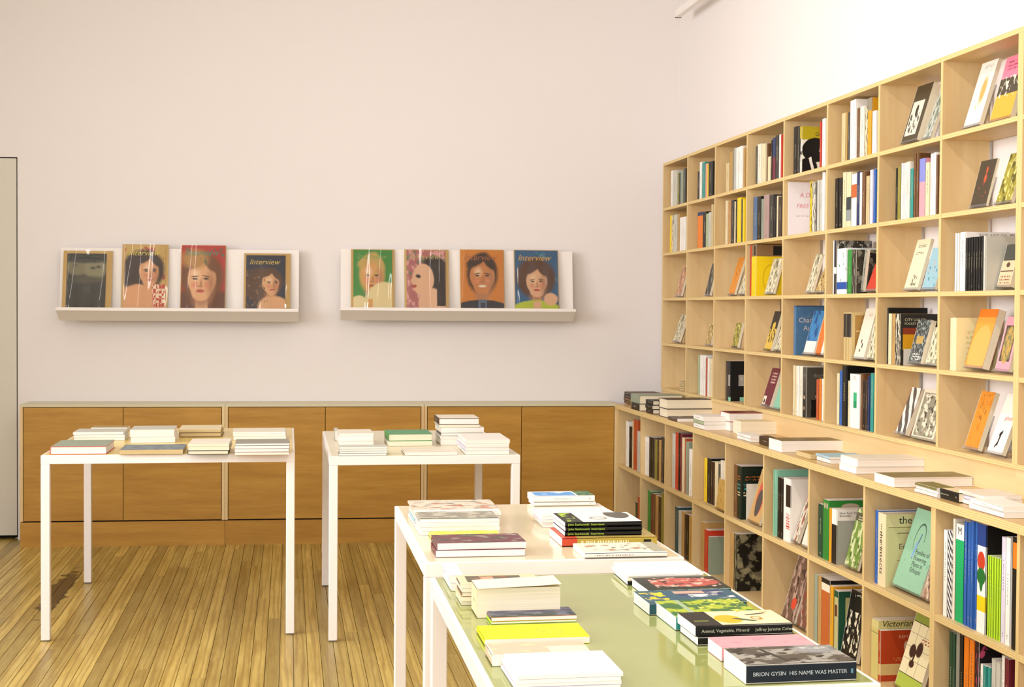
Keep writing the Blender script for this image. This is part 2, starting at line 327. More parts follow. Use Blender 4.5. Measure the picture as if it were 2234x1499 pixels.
for i in range(ncol):
    x0 = XF0 + i * PWID; y = 1.5 - random.random() * 2
    while y < 9.9:
        L = random.choice((2.4, 3.0, 3.6, 4.2)); y1 = y + L
        lo, hi = max(y, .8), min(y1, 9.9)
        if hi - lo > .15:
            k = round(hi - lo, 3)
            if k not in bcache: bcache[k] = boxmesh('floorboard', -PWID / 2 + .0011, -(hi - lo) / 2 + .001, -.015, PWID / 2 - .0011, (hi - lo) / 2 - .001, 0, .0009)
            me = bcache[k]
            stained = abs(x0 + PWID / 2 - sp_.x) < .075 and lo < sp_.y < hi
            if stained: me = me.copy(); me.materials.clear()
            o = link('floorboard', me, floor, (PINE,)); o.location = (x0 + PWID / 2 - floor.location.x, (lo + hi) / 2 - floor.location.y, -floor.location.z)
            if stained:
                st = PINE.copy(); st.name = 'pine_floorboard_stained'; nt = st.node_tree; b = nt.nodes['Principled BSDF']; src = b.inputs['Base Color'].links[0].from_socket
                tc = nt.nodes.new('ShaderNodeTexCoord'); v = mapped(nt, tc.outputs['Object'], (sp_.x - x0 - PWID / 2, sp_.y - (lo + hi) / 2), 0, (.075, .75))
                l = nt.nodes.new('ShaderNodeVectorMath'); l.operation = 'LENGTH'; nt.links.new(v, l.inputs[0])
                f = rng(nt, mth(nt, 'ADD', l.outputs['Value'], mth(nt, 'MULTIPLY', noise(nt, tc.outputs['Object'], 9, 3), 1.3)), 1.5, 1.36)
                nt.links.new(mixc(nt, mth(nt, 'MULTIPLY', f, .88), src, lin('33200e')), b.inputs['Base Color']); me.materials.clear(); me.materials.append(st)
        y = y1
# white rail hung under the ceiling near the right-hand wall
rail = empty('ceiling_rail', (2.50, 9.15, 0)); ra = on(1, 9.15, 1480, 38)
rail.location = (ra.x, 9.15, ra.z); tag(rail, 'white square ceiling rail with a dark open end near the right wall', 'rail')
link('tube', boxmesh('tube', -.022, -8, 0, .022, 0, .05, .004), rail, (STEEL,)); link('end_cap', boxmesh('end_cap', -.021, .0, -.003, .021, .004, .006), rail, (DARK,))
for yy in (-1.2, -3.6, -6.0): link('hanger', boxmesh('hanger', -.005, yy - .005, .05, .005, yy + .005, ZC - ra.z), rail, (STEEL,))

# long slim lamps hung under the ceiling, running towards the back wall (above the picture)
def tube_lamp(x, y0, y1, z, watts, label):
    t = empty('linear_lamp', (x, (y0 + y1) / 2, z)); h = (y1 - y0) / 2; tag(t, label, 'lamp', 'linear lamps under the ceiling')
    link('housing', boxmesh('housing', -.045, -h, .012, .045, h, .07, .006), t, (STEEL,))
    for q in (-h * .7, h * .7): link('hanger', boxmesh('hanger', -.004, q - .004, .07, .004, q + .004, ZC - z), t, (STEEL,))
    l = bpy.data.lights.new('tube_light', 'AREA'); l.shape = 'RECTANGLE'; l.size = .07; l.size_y = 2 * h - .04; l.energy = watts; l.color = (1.0, .97, .95)
    o = bpy.data.objects.new('tube_light', l); COL.objects.link(o); o.parent = t; o.location = (0, 0, .01)
tube_lamp(-1.9, .2, 4.2, 3.75, 46, 'long white tube lamp under the ceiling, on the door side'); tube_lamp(-1.9, 4.6, 8.2, 3.75, 9, 'long white tube lamp under the ceiling, before the flush door')
tube_lamp(.75, .2, 4.2, 3.75, 46, 'long white tube lamp over the green and cream tables'); tube_lamp(.75, 4.6, 8.2, 3.75, 9, 'long white tube lamp before the third cabinet')

# ================================================================== cabinets along the back wall
CD = .32; CZ = .915
edges = [wall_x(x, 1000, CD)[0] for x in (43, 490.5, 925, 1346)]
bz = wall_x(500, 1134, CD)[1]
names = ['by the flush door', 'in the middle of the run', 'meeting the counter bookcase']
for k in range(3):
    a, b = edges[k] + .001, edges[k + 1] - .001
    p = BW + WX * a; c = empty('base_cabinet', p, -DEL); wd = b - a
    tag(c, 'low maple cabinet with two flat doors, ' + names[k], 'cabinet', 'low cabinets along the back wall')
    box('side_panel', (0, -CD, bz), (.018, -.002, CZ - .016), PLYV, c); box('side_panel', (wd - .018, -CD, bz), (wd, -.002, CZ - .016), PLYV, c)
    box('bottom_panel', (.018, -CD + .02, bz), (wd - .018, -.002, bz + .018), CABW, c)
    box('plinth', (0, -CD + .004, 0), (wd, -CD + .03, bz - .006), CABW, c); box('shadow_gap', (.0, -CD + .02, bz - .006), (wd, -CD + .05, bz), DARK, c)
    box('top_panel', (0, -CD, CZ - .016), (wd, -.001, CZ), CABT, c)
    mid = wd / 2
    for q0, q1 in ((.022, mid - .0018), (mid + .0018, wd - .022)):
        box('door', (q0, -CD - .001, bz + .004), (q1, -CD + .018, CZ - .02), CABW, c, .0008)
    box('inner_back', (.018, -.06, bz + .018), (wd - .018, -.05, CZ - .016), DARK, c)

# ================================================================== bookcases on the right
T_ = .018; XS, XB, YF, PU, ZT, PR = 2.45, 2.642, 9.195, .582, 2.497, .2969
def ply(name, lo, hi, parent, up=False, depth=True):
    return front_edge(box(name, lo, hi, PLYV if up else PLY, parent), EDGE_Y if up else EDGE_Z)
def upper_case(y0, ncols, label):
    c = empty('wall_bookcase', (0, 0, 0)); tag(c, label, 'bookcase')
    yn = y0 - ncols * PU - T_; zb = ZT - 5 * PR
    ply('top_panel', (XS, yn, ZT), (XB, y0, ZT + T_), c); ply('bottom_panel', (XS, yn, zb), (XB, y0, zb + T_), c)
    for k in range(ncols + 1):
        y = y0 - k * PU; ply('side_panel' if k in (0, ncols) else 'divider', (XS, y - T_, zb + T_), (XB, y, ZT), c, True)
    for k in range(ncols):
        for r in range(1, 5): ply('shelf', (XS + .001, y0 - (k + 1) * PU, ZT - r * PR), (XB, y0 - k * PU - T_, ZT - r * PR + T_), c)
    box('plinth', (XS + .006, yn, .9155), (XS + .024, y0, zb), PLY, c)
    return c
upper_case(YF, 8, 'tall birch plywood grid bookcase on the right wall, nearest the back wall')
upper_case(YF - 8 * PU - T_, 2, 'next birch plywood grid bookcase along the right wall, past the double upright')
XL, XLB = 2.17, 2.64; YL0 = 9.27; YL1, PL = 8.63, .581
def ylow(k): return YL0 if k == 0 else YL1 - PL * (k - 1)
def lower_case(k0, k1, label):
    c = empty('counter_bookcase', (0, 0, 0)); tag(c, label, 'bookcase')
    y0 = ylow(k0) - (T_ if k0 else 0); yn = ylow(k1) - T_
    for k in range(k0, k1 + 1):
        y = ylow(k); t = .04 if k == 0 else T_
        if k == k0 and k0: y = ylow(k) - T_
        ply('side_panel' if k in (k0, k1) else 'divider', (XL, y - t, .137), (XLB, y, .884), c, True)
    for k in range(k0, k1):
        ya = ylow(k) - (.04 if k == 0 else T_ if k != k0 else 2 * T_); yb = ylow(k + 1)
        ply('shelf', (XL + .001, yb, .498), (XLB, ya, .52), c); ply('bottom_panel', (XL + .001, yb, .137), (XLB, ya, .155), c)
    box('plinth', (XL + .03, yn, 0), (XL + .048, y0, .136), PLY, c); box('back_panel', (XLB, yn, .137), (XLB + .008, y0, .884), PLY, c)
lower_case(0, 8, 'long low birch plywood bookcase under the counter, meeting the back cabinets')
lower_case(8, 10, 'next low birch plywood bookcase under the counter, past the double upright')
ct = ply('countertop', (XL - .015, YL0 - 6.6, .885), (XW - .002, YL0, .915), None); ct.data.materials[0] = grain('counter_ply', 'd6b47a', 'c69e5e', 8, .32, 0, 'y', .02)
tag(ct, 'long birch plywood countertop over the low bookcase on the right', 'countertop')

ORD = ['first', 'second', 'third', 'fourth', 'fifth', 'sixth', 'seventh', 'eighth', 'ninth', 'tenth', 'eleventh', 'twelfth', 'thirteenth', 'fourteenth'] + ['number %d' % i for i in range(15, 40)]
def cellgeo(kind, c, r):
    if kind == 'U': return XS, XB, YF - c * PU - T_, YF - (c + 1) * PU, ZT - (r + 1) * PR + T_, ZT - r * PR, '%s %s-row wall cubby' % (ORD[c], ['top', 'second', 'third', 'fourth', 'fifth'][r])
    ya = ylow(c) - (.04 if c == 0 else T_ if c != 8 else 2 * T_)
    return XL, XLB, ya, ylow(c + 1), (.52, .155)[r], (.884, .498)[r], '%s %s counter cubby' % (ORD[c], ['upper', 'lower'][r])
COUNT = {}; LASTY = {}
def size_word(T, Hh): return 'slim ' if T < .016 else 'thick ' if T > .045 else ''
def up(view, kind, c, r, books, sb=.022):
    X0, X1, ya, yb, fl, ce, where = cellgeo(kind, c, r); cur = min(ya - .0008, LASTY.get((kind, c, r), 9e9))
    for bk in books:
        x0, x1, yt, col = bk[:4]; o = bk[4] if len(bk) > 4 else {}
        s_ = o.get('sb', sb); X = X0 + s_
        pa = px(view, x0, yt); pb = px(view, x1, yt); A = on(0, X, *pa); B = on(0, X, *pb)
        y1 = min(A.y, ya - .001, cur if not o.get('free') else 9e9); y0 = max(B.y, yb + .001)
        if y1 - y0 < .004: y0 = y1 - .004
        if y0 < yb + .0005: continue
        hh = min(max(A.z - fl, .11), ce - fl - .004); T = y1 - y0
        n = o.get('n') or (1 if T < .075 else round(T / .045)); n = 1 if (kind == 'U' and c < 4 and n == 2) else n; t = T / n
        W = min(o.get('W', min(hh * .72, .17)), X1 - X - .004)
        for i in range(n):
            idx = COUNT[(kind, c, r)] = COUNT.get((kind, c, r), 0) + 1
            lab = '%s, %s spine, %s from back wall' % (o.get('L') or size_word(t, hh) + col + ' book', ORD[idx - 1], where)
            jit = random.uniform(0, .004) if not o.get('f') else 0
            last = i == n - 1
            fr = o.get('f', col) if last else col
            book(W - jit, t - .0007, hh * (1 - random.uniform(0, .006) * (n > 1)), Matrix.Translation((X + jit, y1 - (i + 1) * t + .0003, fl + .0003)), fr, o.get('s'), o.get('b'), o.get('p', 'c' if col in ('cream', 'beige', 'tan', 'kraft') else 'w'),
                 o.get('hard', False), lab, 'books standing in the bookcases', spine_text=o.get('st'), front_text=o.get('ft', ()) if last else (), up_text=o.get('su'))
        cur = y0; LASTY[(kind, c, r)] = y0
ACC = {}
def face(view, kind, c, r, bl, xbr, tl, T, front, L, fb=.03, **o):
    X0, X1, ya, yb, fl, ce, where = cellgeo(kind, c, r); X = X0 + fb; lift = .0075
    A = on(0, X, *px(view, bl[0], bl[1])); B = on(0, X, *px(view, xbr, bl[1]))
    y1 = min(A.y, ya - .006); y0 = max(B.y, yb + .006)
    if not o.get('free'): y1 = min(y1, LASTY.get((kind, c, r), 9e9) - .008)
    if (kind, c, r) in ACC: y1 = min(y1, ACC[(kind, c, r)] - .003)
    if y1 - y0 < .03: y0 = y1 - .03
    ACC[(kind, c, r)] = y0 - .005
    Pt = on(1, y1, *px(view, *tl)); dX, dZ = Pt.x - X, Pt.z - fl - lift
    a = min(max(math.atan2(dX, dZ), math.radians(6)), math.radians(27)); hh = max(.12, min(dZ / math.cos(a), (ce - fl - .012) / math.cos(a)))
    while X + math.sin(a) * hh + T * math.cos(a) > X1 - .004 and a > .03: a -= .01
    hh = min(hh, (ce - fl - .014 - T * math.sin(a)) / math.cos(a))
    base = (X, y1, fl + lift + T * math.sin(a))
    M = frame3((0, -1, 0), (math.cos(a), 0, -math.sin(a)), (math.sin(a), 0, math.cos(a)), base)
    idx = ACC.get((kind, c, r, 'n'), 0); ACC[(kind, c, r, 'n')] = idx + 1; W = y1 - y0
    book(W, T, hh, M, front, o.get('spine'), o.get('board'), o.get('pages', 'c'), o.get('hard', False), '%s, facing out, %s from back wall' % (L, where),
         'books facing out on stands', front_text=o.get('ft', ()))
    # clear acrylic easel in the same leaning frame
    g = .0015; e = .003; Ls = hh * .62; wy = math.sin(a); wz = math.cos(a)
    drop = Ls * math.cos(a) - (T + g + e) * math.sin(a) + lift + T * math.sin(a)
    m = bmesh.new()
    def slab(y0_, y1_, z0_, z1_):
        for v in bmesh.ops.create_cube(m, size=1)['verts']: v.co = Vector((W / 2 + v.co.x * (W + .012), (y0_ + y1_) / 2 + v.co.y * (y1_ - y0_), (z0_ + z1_) / 2 + v.co.z * (z1_ - z0_)))
    slab(-g - e, -g, -e - .0004, .008); slab(-g - e, T + g + e, -e - .0004, -.0004); slab(T + g, T + g + e, -e - .0004, Ls)
    vs = bmesh.ops.create_cube(m, size=1)['verts']; Lf = drop - e * math.cos(a) - .002
    for v in vs:   # rear strut, plumb in the world
        q = (v.co.z + .5); yy = T + g + e + (v.co.y + .5) * e; v.co = Vector((W / 2 + v.co.x * .03, yy + wy * Lf * (1 - q), Ls - e - wz * Lf * (1 - q)))
    me = bpy.data.meshes.new('acrylic_stand'); m.to_mesh(me); m.free()
    s = link('acrylic_stand', me, None, (ACRYL,)); s.matrix_world = M
    tag(s, 'clear easel under %s, %s' % (L, where), 'book stand', 'clear easels in the bookcases')
def pic(key, base, *cols, rough=.4, extra=()):
    sh = []
    for i, c_ in enumerate(cols): sh.append(('n', 3.0 + 2.3 * i, .5 + .03 * i, c_))
    return design(key, base, sh + list(extra), rough)

# ================================================================== books: wall bookcase
D = design
def band(key, base, *bands): return D(key, base, [('r', 0, a, 1, b, c) for a, b, c in bands])
# printed covers and spines
D('cover_goggles', 'e9e4d4', [('r', 0, .72, 1, 1, 'b7a71c'), ('e', .42, .5, .4, .26, 'black', .03), ('e', .85, .45, .3, .3, 'efeae0', .03), ('r', .45, .4, 1, .47, 'black'), ('e', .2, .12, .3, .22, 'black'), ('r', .28, .02, .36, .36, 'efeae0', 20)], warp=.04)
D('cover_handlettered', 'f0eaf0', [('l', .25, .36, .75, .4, 'c9bfc4', 2), ('n', 9, .68, 'e8b9bd', (.15, .15, .75, .28))])
D('cover_square', '8a6a45', [('r', 0, 0, 1, .77, 'f2cf12'), ('r', .55, .79, .95, .97, 'black'), ('e', .5, .33, .28, .3, 'd9b60e', .02), ('e', .5, .33, .24, .26, 'f2cf12', .02)])
D('cover_blue_type', '4a7196', [('n', 3, .55, '54799c'), ('r', 0, .97, 1, 1, '38587a')])
D('cover_two_bands', '2f2c26', [('r', .08, .3, .62, .64, 'd59a1c'), ('r', .08, .6, .7, .73, '8c3a20'), ('r', .1, 0, .7, .32, 'd9d3c6')])
D('cover_night_man', '4a463c', [('l', .2, .8, .8, .88, '8d8674', 3), ('e', .45, .42, .17, .07, 'c9a98a', .06), ('e', .45, .47, .18, .05, 'black', .1), ('r', .15, 0, .8, .36, 'black'), ('e', .42, .18, .1, .04, 'c9a98a', .1)], warp=.05)
D('cover_black_label', '12110f', [('r', .3, .38, .95, .66, '9b968a'), ('r', .35, 0, 1, .1, 'mint'), ('n', 8, .62, 'c9c3b4', (.3, .38, .95, .66))])
D('cover_photo_plastic', '37332b', [('n', 4, .5, '8c867a'), ('n', 9, .55, 'd7d2c6', (0, .5, 1, 1))])
D('cover_white_blue_foot', 'eef0ee', [('r', 0, .1, 1, .26, '1f4fa0'), ('n', 5, .6, '2f8a52', (.2, .26, 1, .9))])
D('cover_gold', 'f0e6b0', [('l', .25, .2, .8, .8, 'd9cd90', 6)])
D('cover_ornament', 'e39aa6', [('r', .14, .18, .86, .84, '4f4030'), ('e', .5, .48, .3, .34, 'b99650', .05), ('n', 9, .5, '7d7a52', (.2, .2, .8, .8))])
D('cover_pink_orange', 'e57d96', [('r', 0, 0, 1, .66, '4a4436'), ('r', 0, 0, 1, .4, 'eda83a'), ('n', 8, .55, 'e9dfc4', (0, .36, 1, .68)), ('l', .2, .78, .8, .95, 'a8455c', 3)])
D('cover_brown_frame', '4a3f2c', [('r', .1, .12, .78, .72, 'd8d2c2'), ('e', .45, .55, .08, .1, '2a2620'), ('n', 7, .5, '4f4a40', (.15, .16, .72, .5))])
D('cover_pale_figure', 'e6dcd2', [('e', .6, .55, .16, .2, 'd3a45c', .3), ('l', .3, .9, .8, .95, 'a59a92', 2), ('n', 5, .6, 'd6b988', (.2, .1, .9, .6))])
D('cover_dark_red_spots', '473c2c', [('e', .55, .78, .05, .07, 'd0522c', .3), ('e', .55, .6, .07, .09, 'd0522c', .3), ('n', 11, .62, 'b04a2c', (.2, .1, .8, .5))])
D('cover_cream_stamp', 'e4d7b4', [('l', .2, .84, .8, .9, '57503c', 2), ('l', .2, .7, .75, .76, '57503c', 2), ('n', 7, .5, '57503c', (.35, .08, .75, .3))])
D('cover_blue_birds', '93b9c4', [('n', 6, .57, '3f7d8c', (.1, .05, .9, .55)), ('n', 7, .6, 'cf9a8c', (.1, .4, .9, .7))])
D('cover_leaf_marks', 'e6d9c6', [('e', .4, .34, .05, .05, '3a352a', .2, 30), ('e', .55, .26, .05, .06, '3a352a', .2), ('e', .42, .16, .06, .03, '3a352a', .2), ('l', .4, .85, .8, .92, 'b08a80', 2)])
D('cover_dark_grain', '3f4442', [('n', 12, .52, '9aa098'), ('r', .25, .45, .75, .62, 'b99a58'), ('l', .2, .08, .8, .25, 'e6e2d4', 3)])
D('cover_strokes', 'ece3d6', [('w', 1.1, '57514a', 6)])
D('cover_ink_drawing', 'ddd2ba', [('r', .08, .06, .92, .92, '8c8570'), ('n', 5, .5, 'd9cfb6', (.1, .08, .9, .9)), ('n', 9, .57, '3d382c', (.1, .08, .9, .9))])
D('cover_orange_stamp', 'd88a2a', [('n', 10, .56, '9a5c1c', (.2, .5, .8, .95)), ('n', 4, .55, 'c97a1e')])
D('cover_receiver', 'f1e6d8', [('r', .36, .12, .5, .17, '1a1612', 35), ('r', .46, .13, .54, .34, '1a1612', -12), ('r', .42, .31, .6, .37, '1a1612', 20)])
D('cover_maroon', '6b2230', [('l', .3, .6, .8, .92, 'd9b8a8', 4), ('r', .08, .03, .4, .26, 'efe2c8'), ('e', .25, .12, .08, .06, '1a1612')])
D('cover_yellow_figure', '2a2418', [('r', 0, 0, 1, .55, 'd9b448'), ('n', 6, .5, '2a2418', (0, .2, 1, .7)), ('e', .5, .62, .2, .1, 'd9b448', .1)])
D('cover_red_note', 'c9562a', [('n', 5, .55, 'd98a4a')])
D('cover_orange_arch', 'ee9a3c', [('e', .55, .3, .5, .42, 'f0aa58', .02), ('r', 0, .86, 1, 1, 'e0761a')])
for nm, cols in {'pic_pinkish': ('c08a6a', 'dcb48c', '8d6a50'), 'pic_greyish': ('8d8a7c', '4f4b42', 'c9c4b2'), 'pic_pale': ('ddd3b4', 'a89f80', '6a6450'), 'pic_warm': ('b99a5c', 'd8c48a', '6a4f2a'),
                 'pic_olive': ('9a8f30', '5d5620', 'd4c878'), 'pic_landscape': ('b9bcae', '7f8a78', '5a6358'), 'pic_dark': ('3d382e', '84806e', '1c1914'), 'pic_floral': ('1a1812', '8d8666', '6f6a55'),
                 'pic_brownred': ('6f5444', 'b09080', '8d2f22'), 'pic_street': ('d9cdb8', '9a3c2a', '4a5a40'), 'pic_snow': ('15120e', 'e0d6b8', '15120e'), 'pic_blueorange': ('3a7fb4', '1f4f86', '6fb0cc')}.items():
    pic(nm, cols[0], *cols[1:])
A_ = 'A'
# --- top row
up('A', 'U', 0, 0, [(122, 140, 650, 'white'), (140, 178, 652, 'light grey', {'n': 2}), (178, 192, 668, 'olive'), (192, 204, 668, 'black'), (204, 228, 645, 'grey green'), (228, 244, 632, 'dark grey')])
up('A', 'U', 1, 0, [(343, 359, 655, 'black'), (359, 378, 580, 'white'), (378, 404, 582, 'teal'), (404, 422, 592, 'salmon'), (422, 430, 592, 'yellow'), (430, 466, 578, 'black', {'n': 2})])
up('A', 'U', 2, 0, [(570, 600, 590, 'beige'), (600, 628, 500, 'kraft'), (628, 640, 482, 'grey'), (640, 655, 462, 'light grey'), (655, 712, 460, 'white', {'n': 3}), (712, 728, 462, 'tan')])
up('A', 'U', 3, 0, [(818, 832, 448, 'dark grey'), (832, 865, 434, 'offwhite', {'n': 2}), (865, 900, 434, 'cream'), (905, 915, 426, 'brown'), (915, 938, 535, 'cream'), (940, 950, 400, 'black'), (950, 978, 382, 'navy', {'s': band('navy_maroon', 'navy', (0, .55, 'maroon'))}), (978, 1005, 362, 'charcoal', {'n': 2}), (1005, 1022, 354, 'white'), (1022, 1037, 354, 'red')])
up('A', 'U', 4, 0, [(1130, 1158, 292, 'black'), (1158, 1180, 290, 'charcoal'), (1180, 1196, 288, 'cream', {'f': 'cover_goggles', 'L': 'black and yellow art book', 'W': .168, 'ft': [('GODARD', .026, 'black', .42, .8)]}), (1343, 1356, 250, 'red', {'sb': .012}), (1358, 1386, 226, 'white', {'sb': .012})])
up('C', 'U', 5, 0, [(205, 240, 745, 'beige'), (240, 258, 735, 'kraft'), (258, 275, 735, 'dark grey'), (275, 330, 640, 'white', {'n': 2}), (330, 355, 700, 'brown'), (355, 395, 690, 'offwhite'), (395, 420, 690, 'cream', {'s': D('spine_blots', 'cream', [('n', 4, .52, 'black')])}), (420, 455, 620, 'ochre', {'s': band('ochre_photo', 'ochre', (.78, 1, '8d8672'))}), (455, 489, 725, 'white')])
face('C', 'U', 6, 0, (690, 985), 822, (830, 545), .034, 'cover_brown_frame', 'brown book with pale window picture')
face('C', 'U', 6, 0, (868, 945), 935, (1000, 590), .012, 'pic_landscape', 'misty grey landscape book', fb=.04)
face('C', 'U', 7, 0, (1200, 850), 1332, (1360, 345), .016, 'cover_pale_figure', 'pale book with ochre figure')
face('C', 'U', 7, 0, (1412, 805), 1585, (1560, 300), .02, 'cover_pink_orange', 'pink and orange plastic-wrapped book', fb=.045)
# --- second row
up('A', 'U', 0, 1, [(115, 132, 1015, 'yellow'), (132, 150, 1012, 'offwhite', {'s': D('spine_blots', 'cream', [])}), (150, 178, 1010, 'light grey'), (178, 195, 1005, 'tan'), (195, 243, 1030, 'white', {'n': 3})])
up('A', 'U', 1, 1, [(340, 383, 990, 'orange', {'s': band('orange_navy', 'orange', (.9, 1, 'navy')), 'n': 2}), (383, 412, 985, 'black'), (412, 432, 1000, 'sage'), (432, 455, 990, 'light grey'), (455, 470, 925, 'beige')])
up('A', 'U', 2, 1, [(572, 590, 895, 'cream'), (590, 615, 895, 'tan', {'s': D('spine_dots', 'tan', [('n', 5, .55, 'rust')])}), (618, 642, 890, 'charcoal'), (642, 655, 900, 'cream'), (655, 668, 890, 'black'), (668, 700, 872, 'yellow', {'n': 2}), (700, 712, 880, 'dark grey'), (712, 727, 880, 'yellow')])
up('A', 'U', 3, 1, [(795, 830, 865, 'slate blue', {'n': 2}), (830, 862, 862, 'black', {'n': 2}), (862, 885, 880, 'grey green'), (885, 930, 848, 'mauve', {'n': 2}), (930, 965, 848, 'charcoal', {'n': 2}), (965, 980, 855, 'black'), (988, 1002, 855, 'cream'), (1002, 1032, 862, 'dark brown')])
up('A', 'U', 4, 1, [(1058, 1086, 746, 'white', {'f': 'cover_handlettered', 'L': 'white book with pink hand lettering', 'W': .175, 'hard': True, 'ft': [('A DAY', .032, 'e08a94', .35, .72, .2), ('FREE', .032, 'e08a94', .25, .52, .2)]}),
                    (1262, 1280, 735, 'yellow', {'s': D('spine_taxi', 'yellow', [('n', 6, .52, 'black')])}), (1280, 1305, 740, 'offwhite', {'s': D('spine_blots2', 'offwhite', [('n', 4, .5, 'charcoal')])}), (1305, 1320, 740, 'dark grey'), (1320, 1362, 726, 'light grey', {'n': 2}), (1362, 1386, 660, 'white')])
up('C', 'U', 5, 1, [(155, 212, 1275, 'black', {'n': 2}), (212, 245, 1225, 'cream'), (245, 285, 1225, 'cream', {'s': band('cream_slate', 'cream', (.0, .55, '8d9494'), (.32, .55, '2f3a40'), (0, .12, 'cream')), 'n': 1}), (285, 330, 1240, 'white', {'s': band('white_rust', 'f1ece4', (.55, .8, 'c2602c')), 'n': 1}), (330, 352, 1220, 'navy'), (352, 375, 1225, 'white'), (375, 405, 1220, 'brown'), (405, 440, 1255, 'beige', {'n': 2}), (440, 466, 1205, 'lavender'), (468, 488, 1200, 'blue')])
up('C', 'U', 6, 1, [(648, 665, 1190, 'black'), (665, 695, 1180, 'olive'), (695, 735, 1150, 'white', {'n': 2}), (735, 770, 1140, 'offwhite'), (770, 797, 1195, 'teal'), (797, 840, 1070, 'brown', {'n': 2}), (840, 892, 1115, 'pink', {'s': band('pink_peri', 'pink', (.6, 1, 'periwinkle')), 'n': 1, 'L': 'pink and periwinkle book'}), (892, 928, 1145, 'cream'), (928, 982, 1070, 'white', {'n': 2}), (982, 998, 1080, 'brown')])
face('D', 'U', 7, 1, (1255, 245), 1388, (1350, -98), .010, 'cover_dark_red_spots', 'dark brown book with red marks', board='offwhite')
face('D', 'U', 7, 1, (1460, 225), 1590, (1590, -155), .014, 'pic_olive', 'olive patterned book', fb=.045)
# --- third row
face('B', 'U', 0, 2, (160, 430), 207, (225, 185), .012, 'pic_pinkish', 'small pinkish book')
face('B', 'U', 1, 2, (400, 425), 442, (462, 175), .014, 'pic_dark', 'dark mottled book')
face('B', 'U', 2, 2, (590, 420), 643, (680, 125), .012, 'cover_orange_stamp', 'ochre orange book')
face('B', 'U', 2, 2, (672, 415), 722, (740, 230), .012, 'pic_pale', 'pale cream pamphlet', fb=.04)
up('B', 'U', 3, 2, [(772, 786, 20, 'red'), (786, 822, 16, 'white', {'f': 'cover_square', 'L': 'square yellow and brown album', 'W': .178, 'n': 1})], sb=.012)
face('B', 'U', 3, 2, (890, 405), 962, (965, 135), .012, 'pic_pale', 'white sketch-covered book')
face('B', 'U', 4, 2, (1225, 405), 1278, (1312, 100), .012, 'pic_pale', 'faded cream book')
face('B', 'U', 4, 2, (1300, 405), 1375, (1390, 190), .008, 'pic_warm', 'faded tan pamphlet', fb=.04)
up('D', 'U', 5, 2, [(140, 168, 545, 'white', {'s': D('spine_bars', 'f1ece4', [('r', .4, .0, 1, .38, '2a2730'), ('r', .4, .5, 1, 1, '2a2730')]), 'f': 'cover_photo_plastic', 'W': .17}), (172, 250, 612, 'white', {'f': 'cover_white_blue_foot', 's': 'cover_white_blue_foot', 'n': 1, 'L': 'thick white book with blue foot'}), (255, 292, 620, 'green'), (292, 330, 622, 'dark green', {'f': 'pic_dark'})], sb=.012)
face('D', 'U', 5, 2, (330, 958), 378, (372, 620), .012, 'pic_greyish', 'grey photograph book')
face('D', 'U', 5, 2, (405, 960), 478, (486, 740), .012, 'red', 'red pamphlet', fb=.03)
face('D', 'U', 6, 2, (715, 955), 826, (832, 545), .014, 'cover_cream_stamp', 'cream book with black stamp')
face('D', 'U', 6, 2, (860, 935), 968, (955, 610), .012, 'cover_blue_birds', 'light blue printed book', fb=.04)
up('D', 'U', 7, 2, [(1135, 1175, 485, 'white', {'n': 2}), (1175, 1222, 476, 'white', {'L': 'tall white art book', 'W': .178, 'n': 1, 'ft': [('THE ART OF', .02, 'grey', .3, .9)]}), (1225, 1390, 520, 'black', {'n': 8, 'f': 'light grey', 'W': .15})], sb=.012)
face('D', 'U', 7, 2, (1420, 905), 1585, (1560, 590), .022, D('cover_three_panels', 'd8bf9a', [('r', 0, .62, 1, 1, '4a4a42'), ('e', .5, .52, .14, .06, '5a4436'), ('r', .05, .36, .95, .385, '5a4436'), ('l', .1, .08, .9, .3, '8d5a44', 3)]), 'tan and charcoal small paperback', fb=.05)
# --- fourth row
face('B', 'U', 0, 3, (140, 800), 187, (210, 590), .018, 'pic_pale', 'pale worn book', board='brown')
face('B', 'U', 1, 3, (405, 825), 450, (442, 660), .012, 'pic_warm', 'small tan pamphlet')
face('B', 'U', 2, 3, (620, 850), 668, (662, 655), .014, 'pic_olive', 'olive book')
face('B', 'U', 3, 3, (885, 870), 942, (975, 565), .016, 'cover_yellow_figure', 'black and gold book')
face('B', 'U', 3, 3, (965, 875), 1020, (1028, 690), .012, 'pic_pale', 'pale pamphlet', fb=.04)
up('B', 'U', 4, 3, [(1130, 1146, 512, 'slate blue', {'f': 'cover_blue_type', 'hard': True, 'W': .172, 'L': 'blue hardcover with pale serif title', 'ft': [('Charles', .034, 'cfc4b8', .1, .66), ('Aug', .034, 'cfc4b8', .25, .5)]})])
face('B', 'U', 4, 3, (1205, 888), 1290, (1300, 560), .014, D('cover_bluewhite', '3a7fb4', [('n', 3, .5, '1f4f86'), ('r', 0, 0, 1, .3, 'e9e4dc')]), 'blue and white photo book')
face('B', 'U', 4, 3, (1300, 890), 1368, (1368, 640), .016, D('cover_orange_slab', 'd9732c', [('r', .7, 0, 1, 1, 'e9e4dc')]), 'orange book', fb=.035)
CREAMBLK = band('cream_black_top', 'c9ae74', (.48, .97, '2a2620'))
up('D', 'U', 5, 3, [(225, 245, 1130, 'cream', {'s': CREAMBLK}), (245, 268, 1130, 'cream', {'s': CREAMBLK}), (268, 288, 1130, 'tan', {'s': CREAMBLK, 'f': D('cover_tanframe', 'cdb47c', [('r', .12, .1, .95, .94, 'a67f40'), ('r', .15, .6, .9, .62, 'd8c08a')]), 'W': .16})])
face('D', 'U', 5, 3, (300, 1492), 388, (412, 1105), .014, 'cover_leaf_marks', 'pale book with black marks')
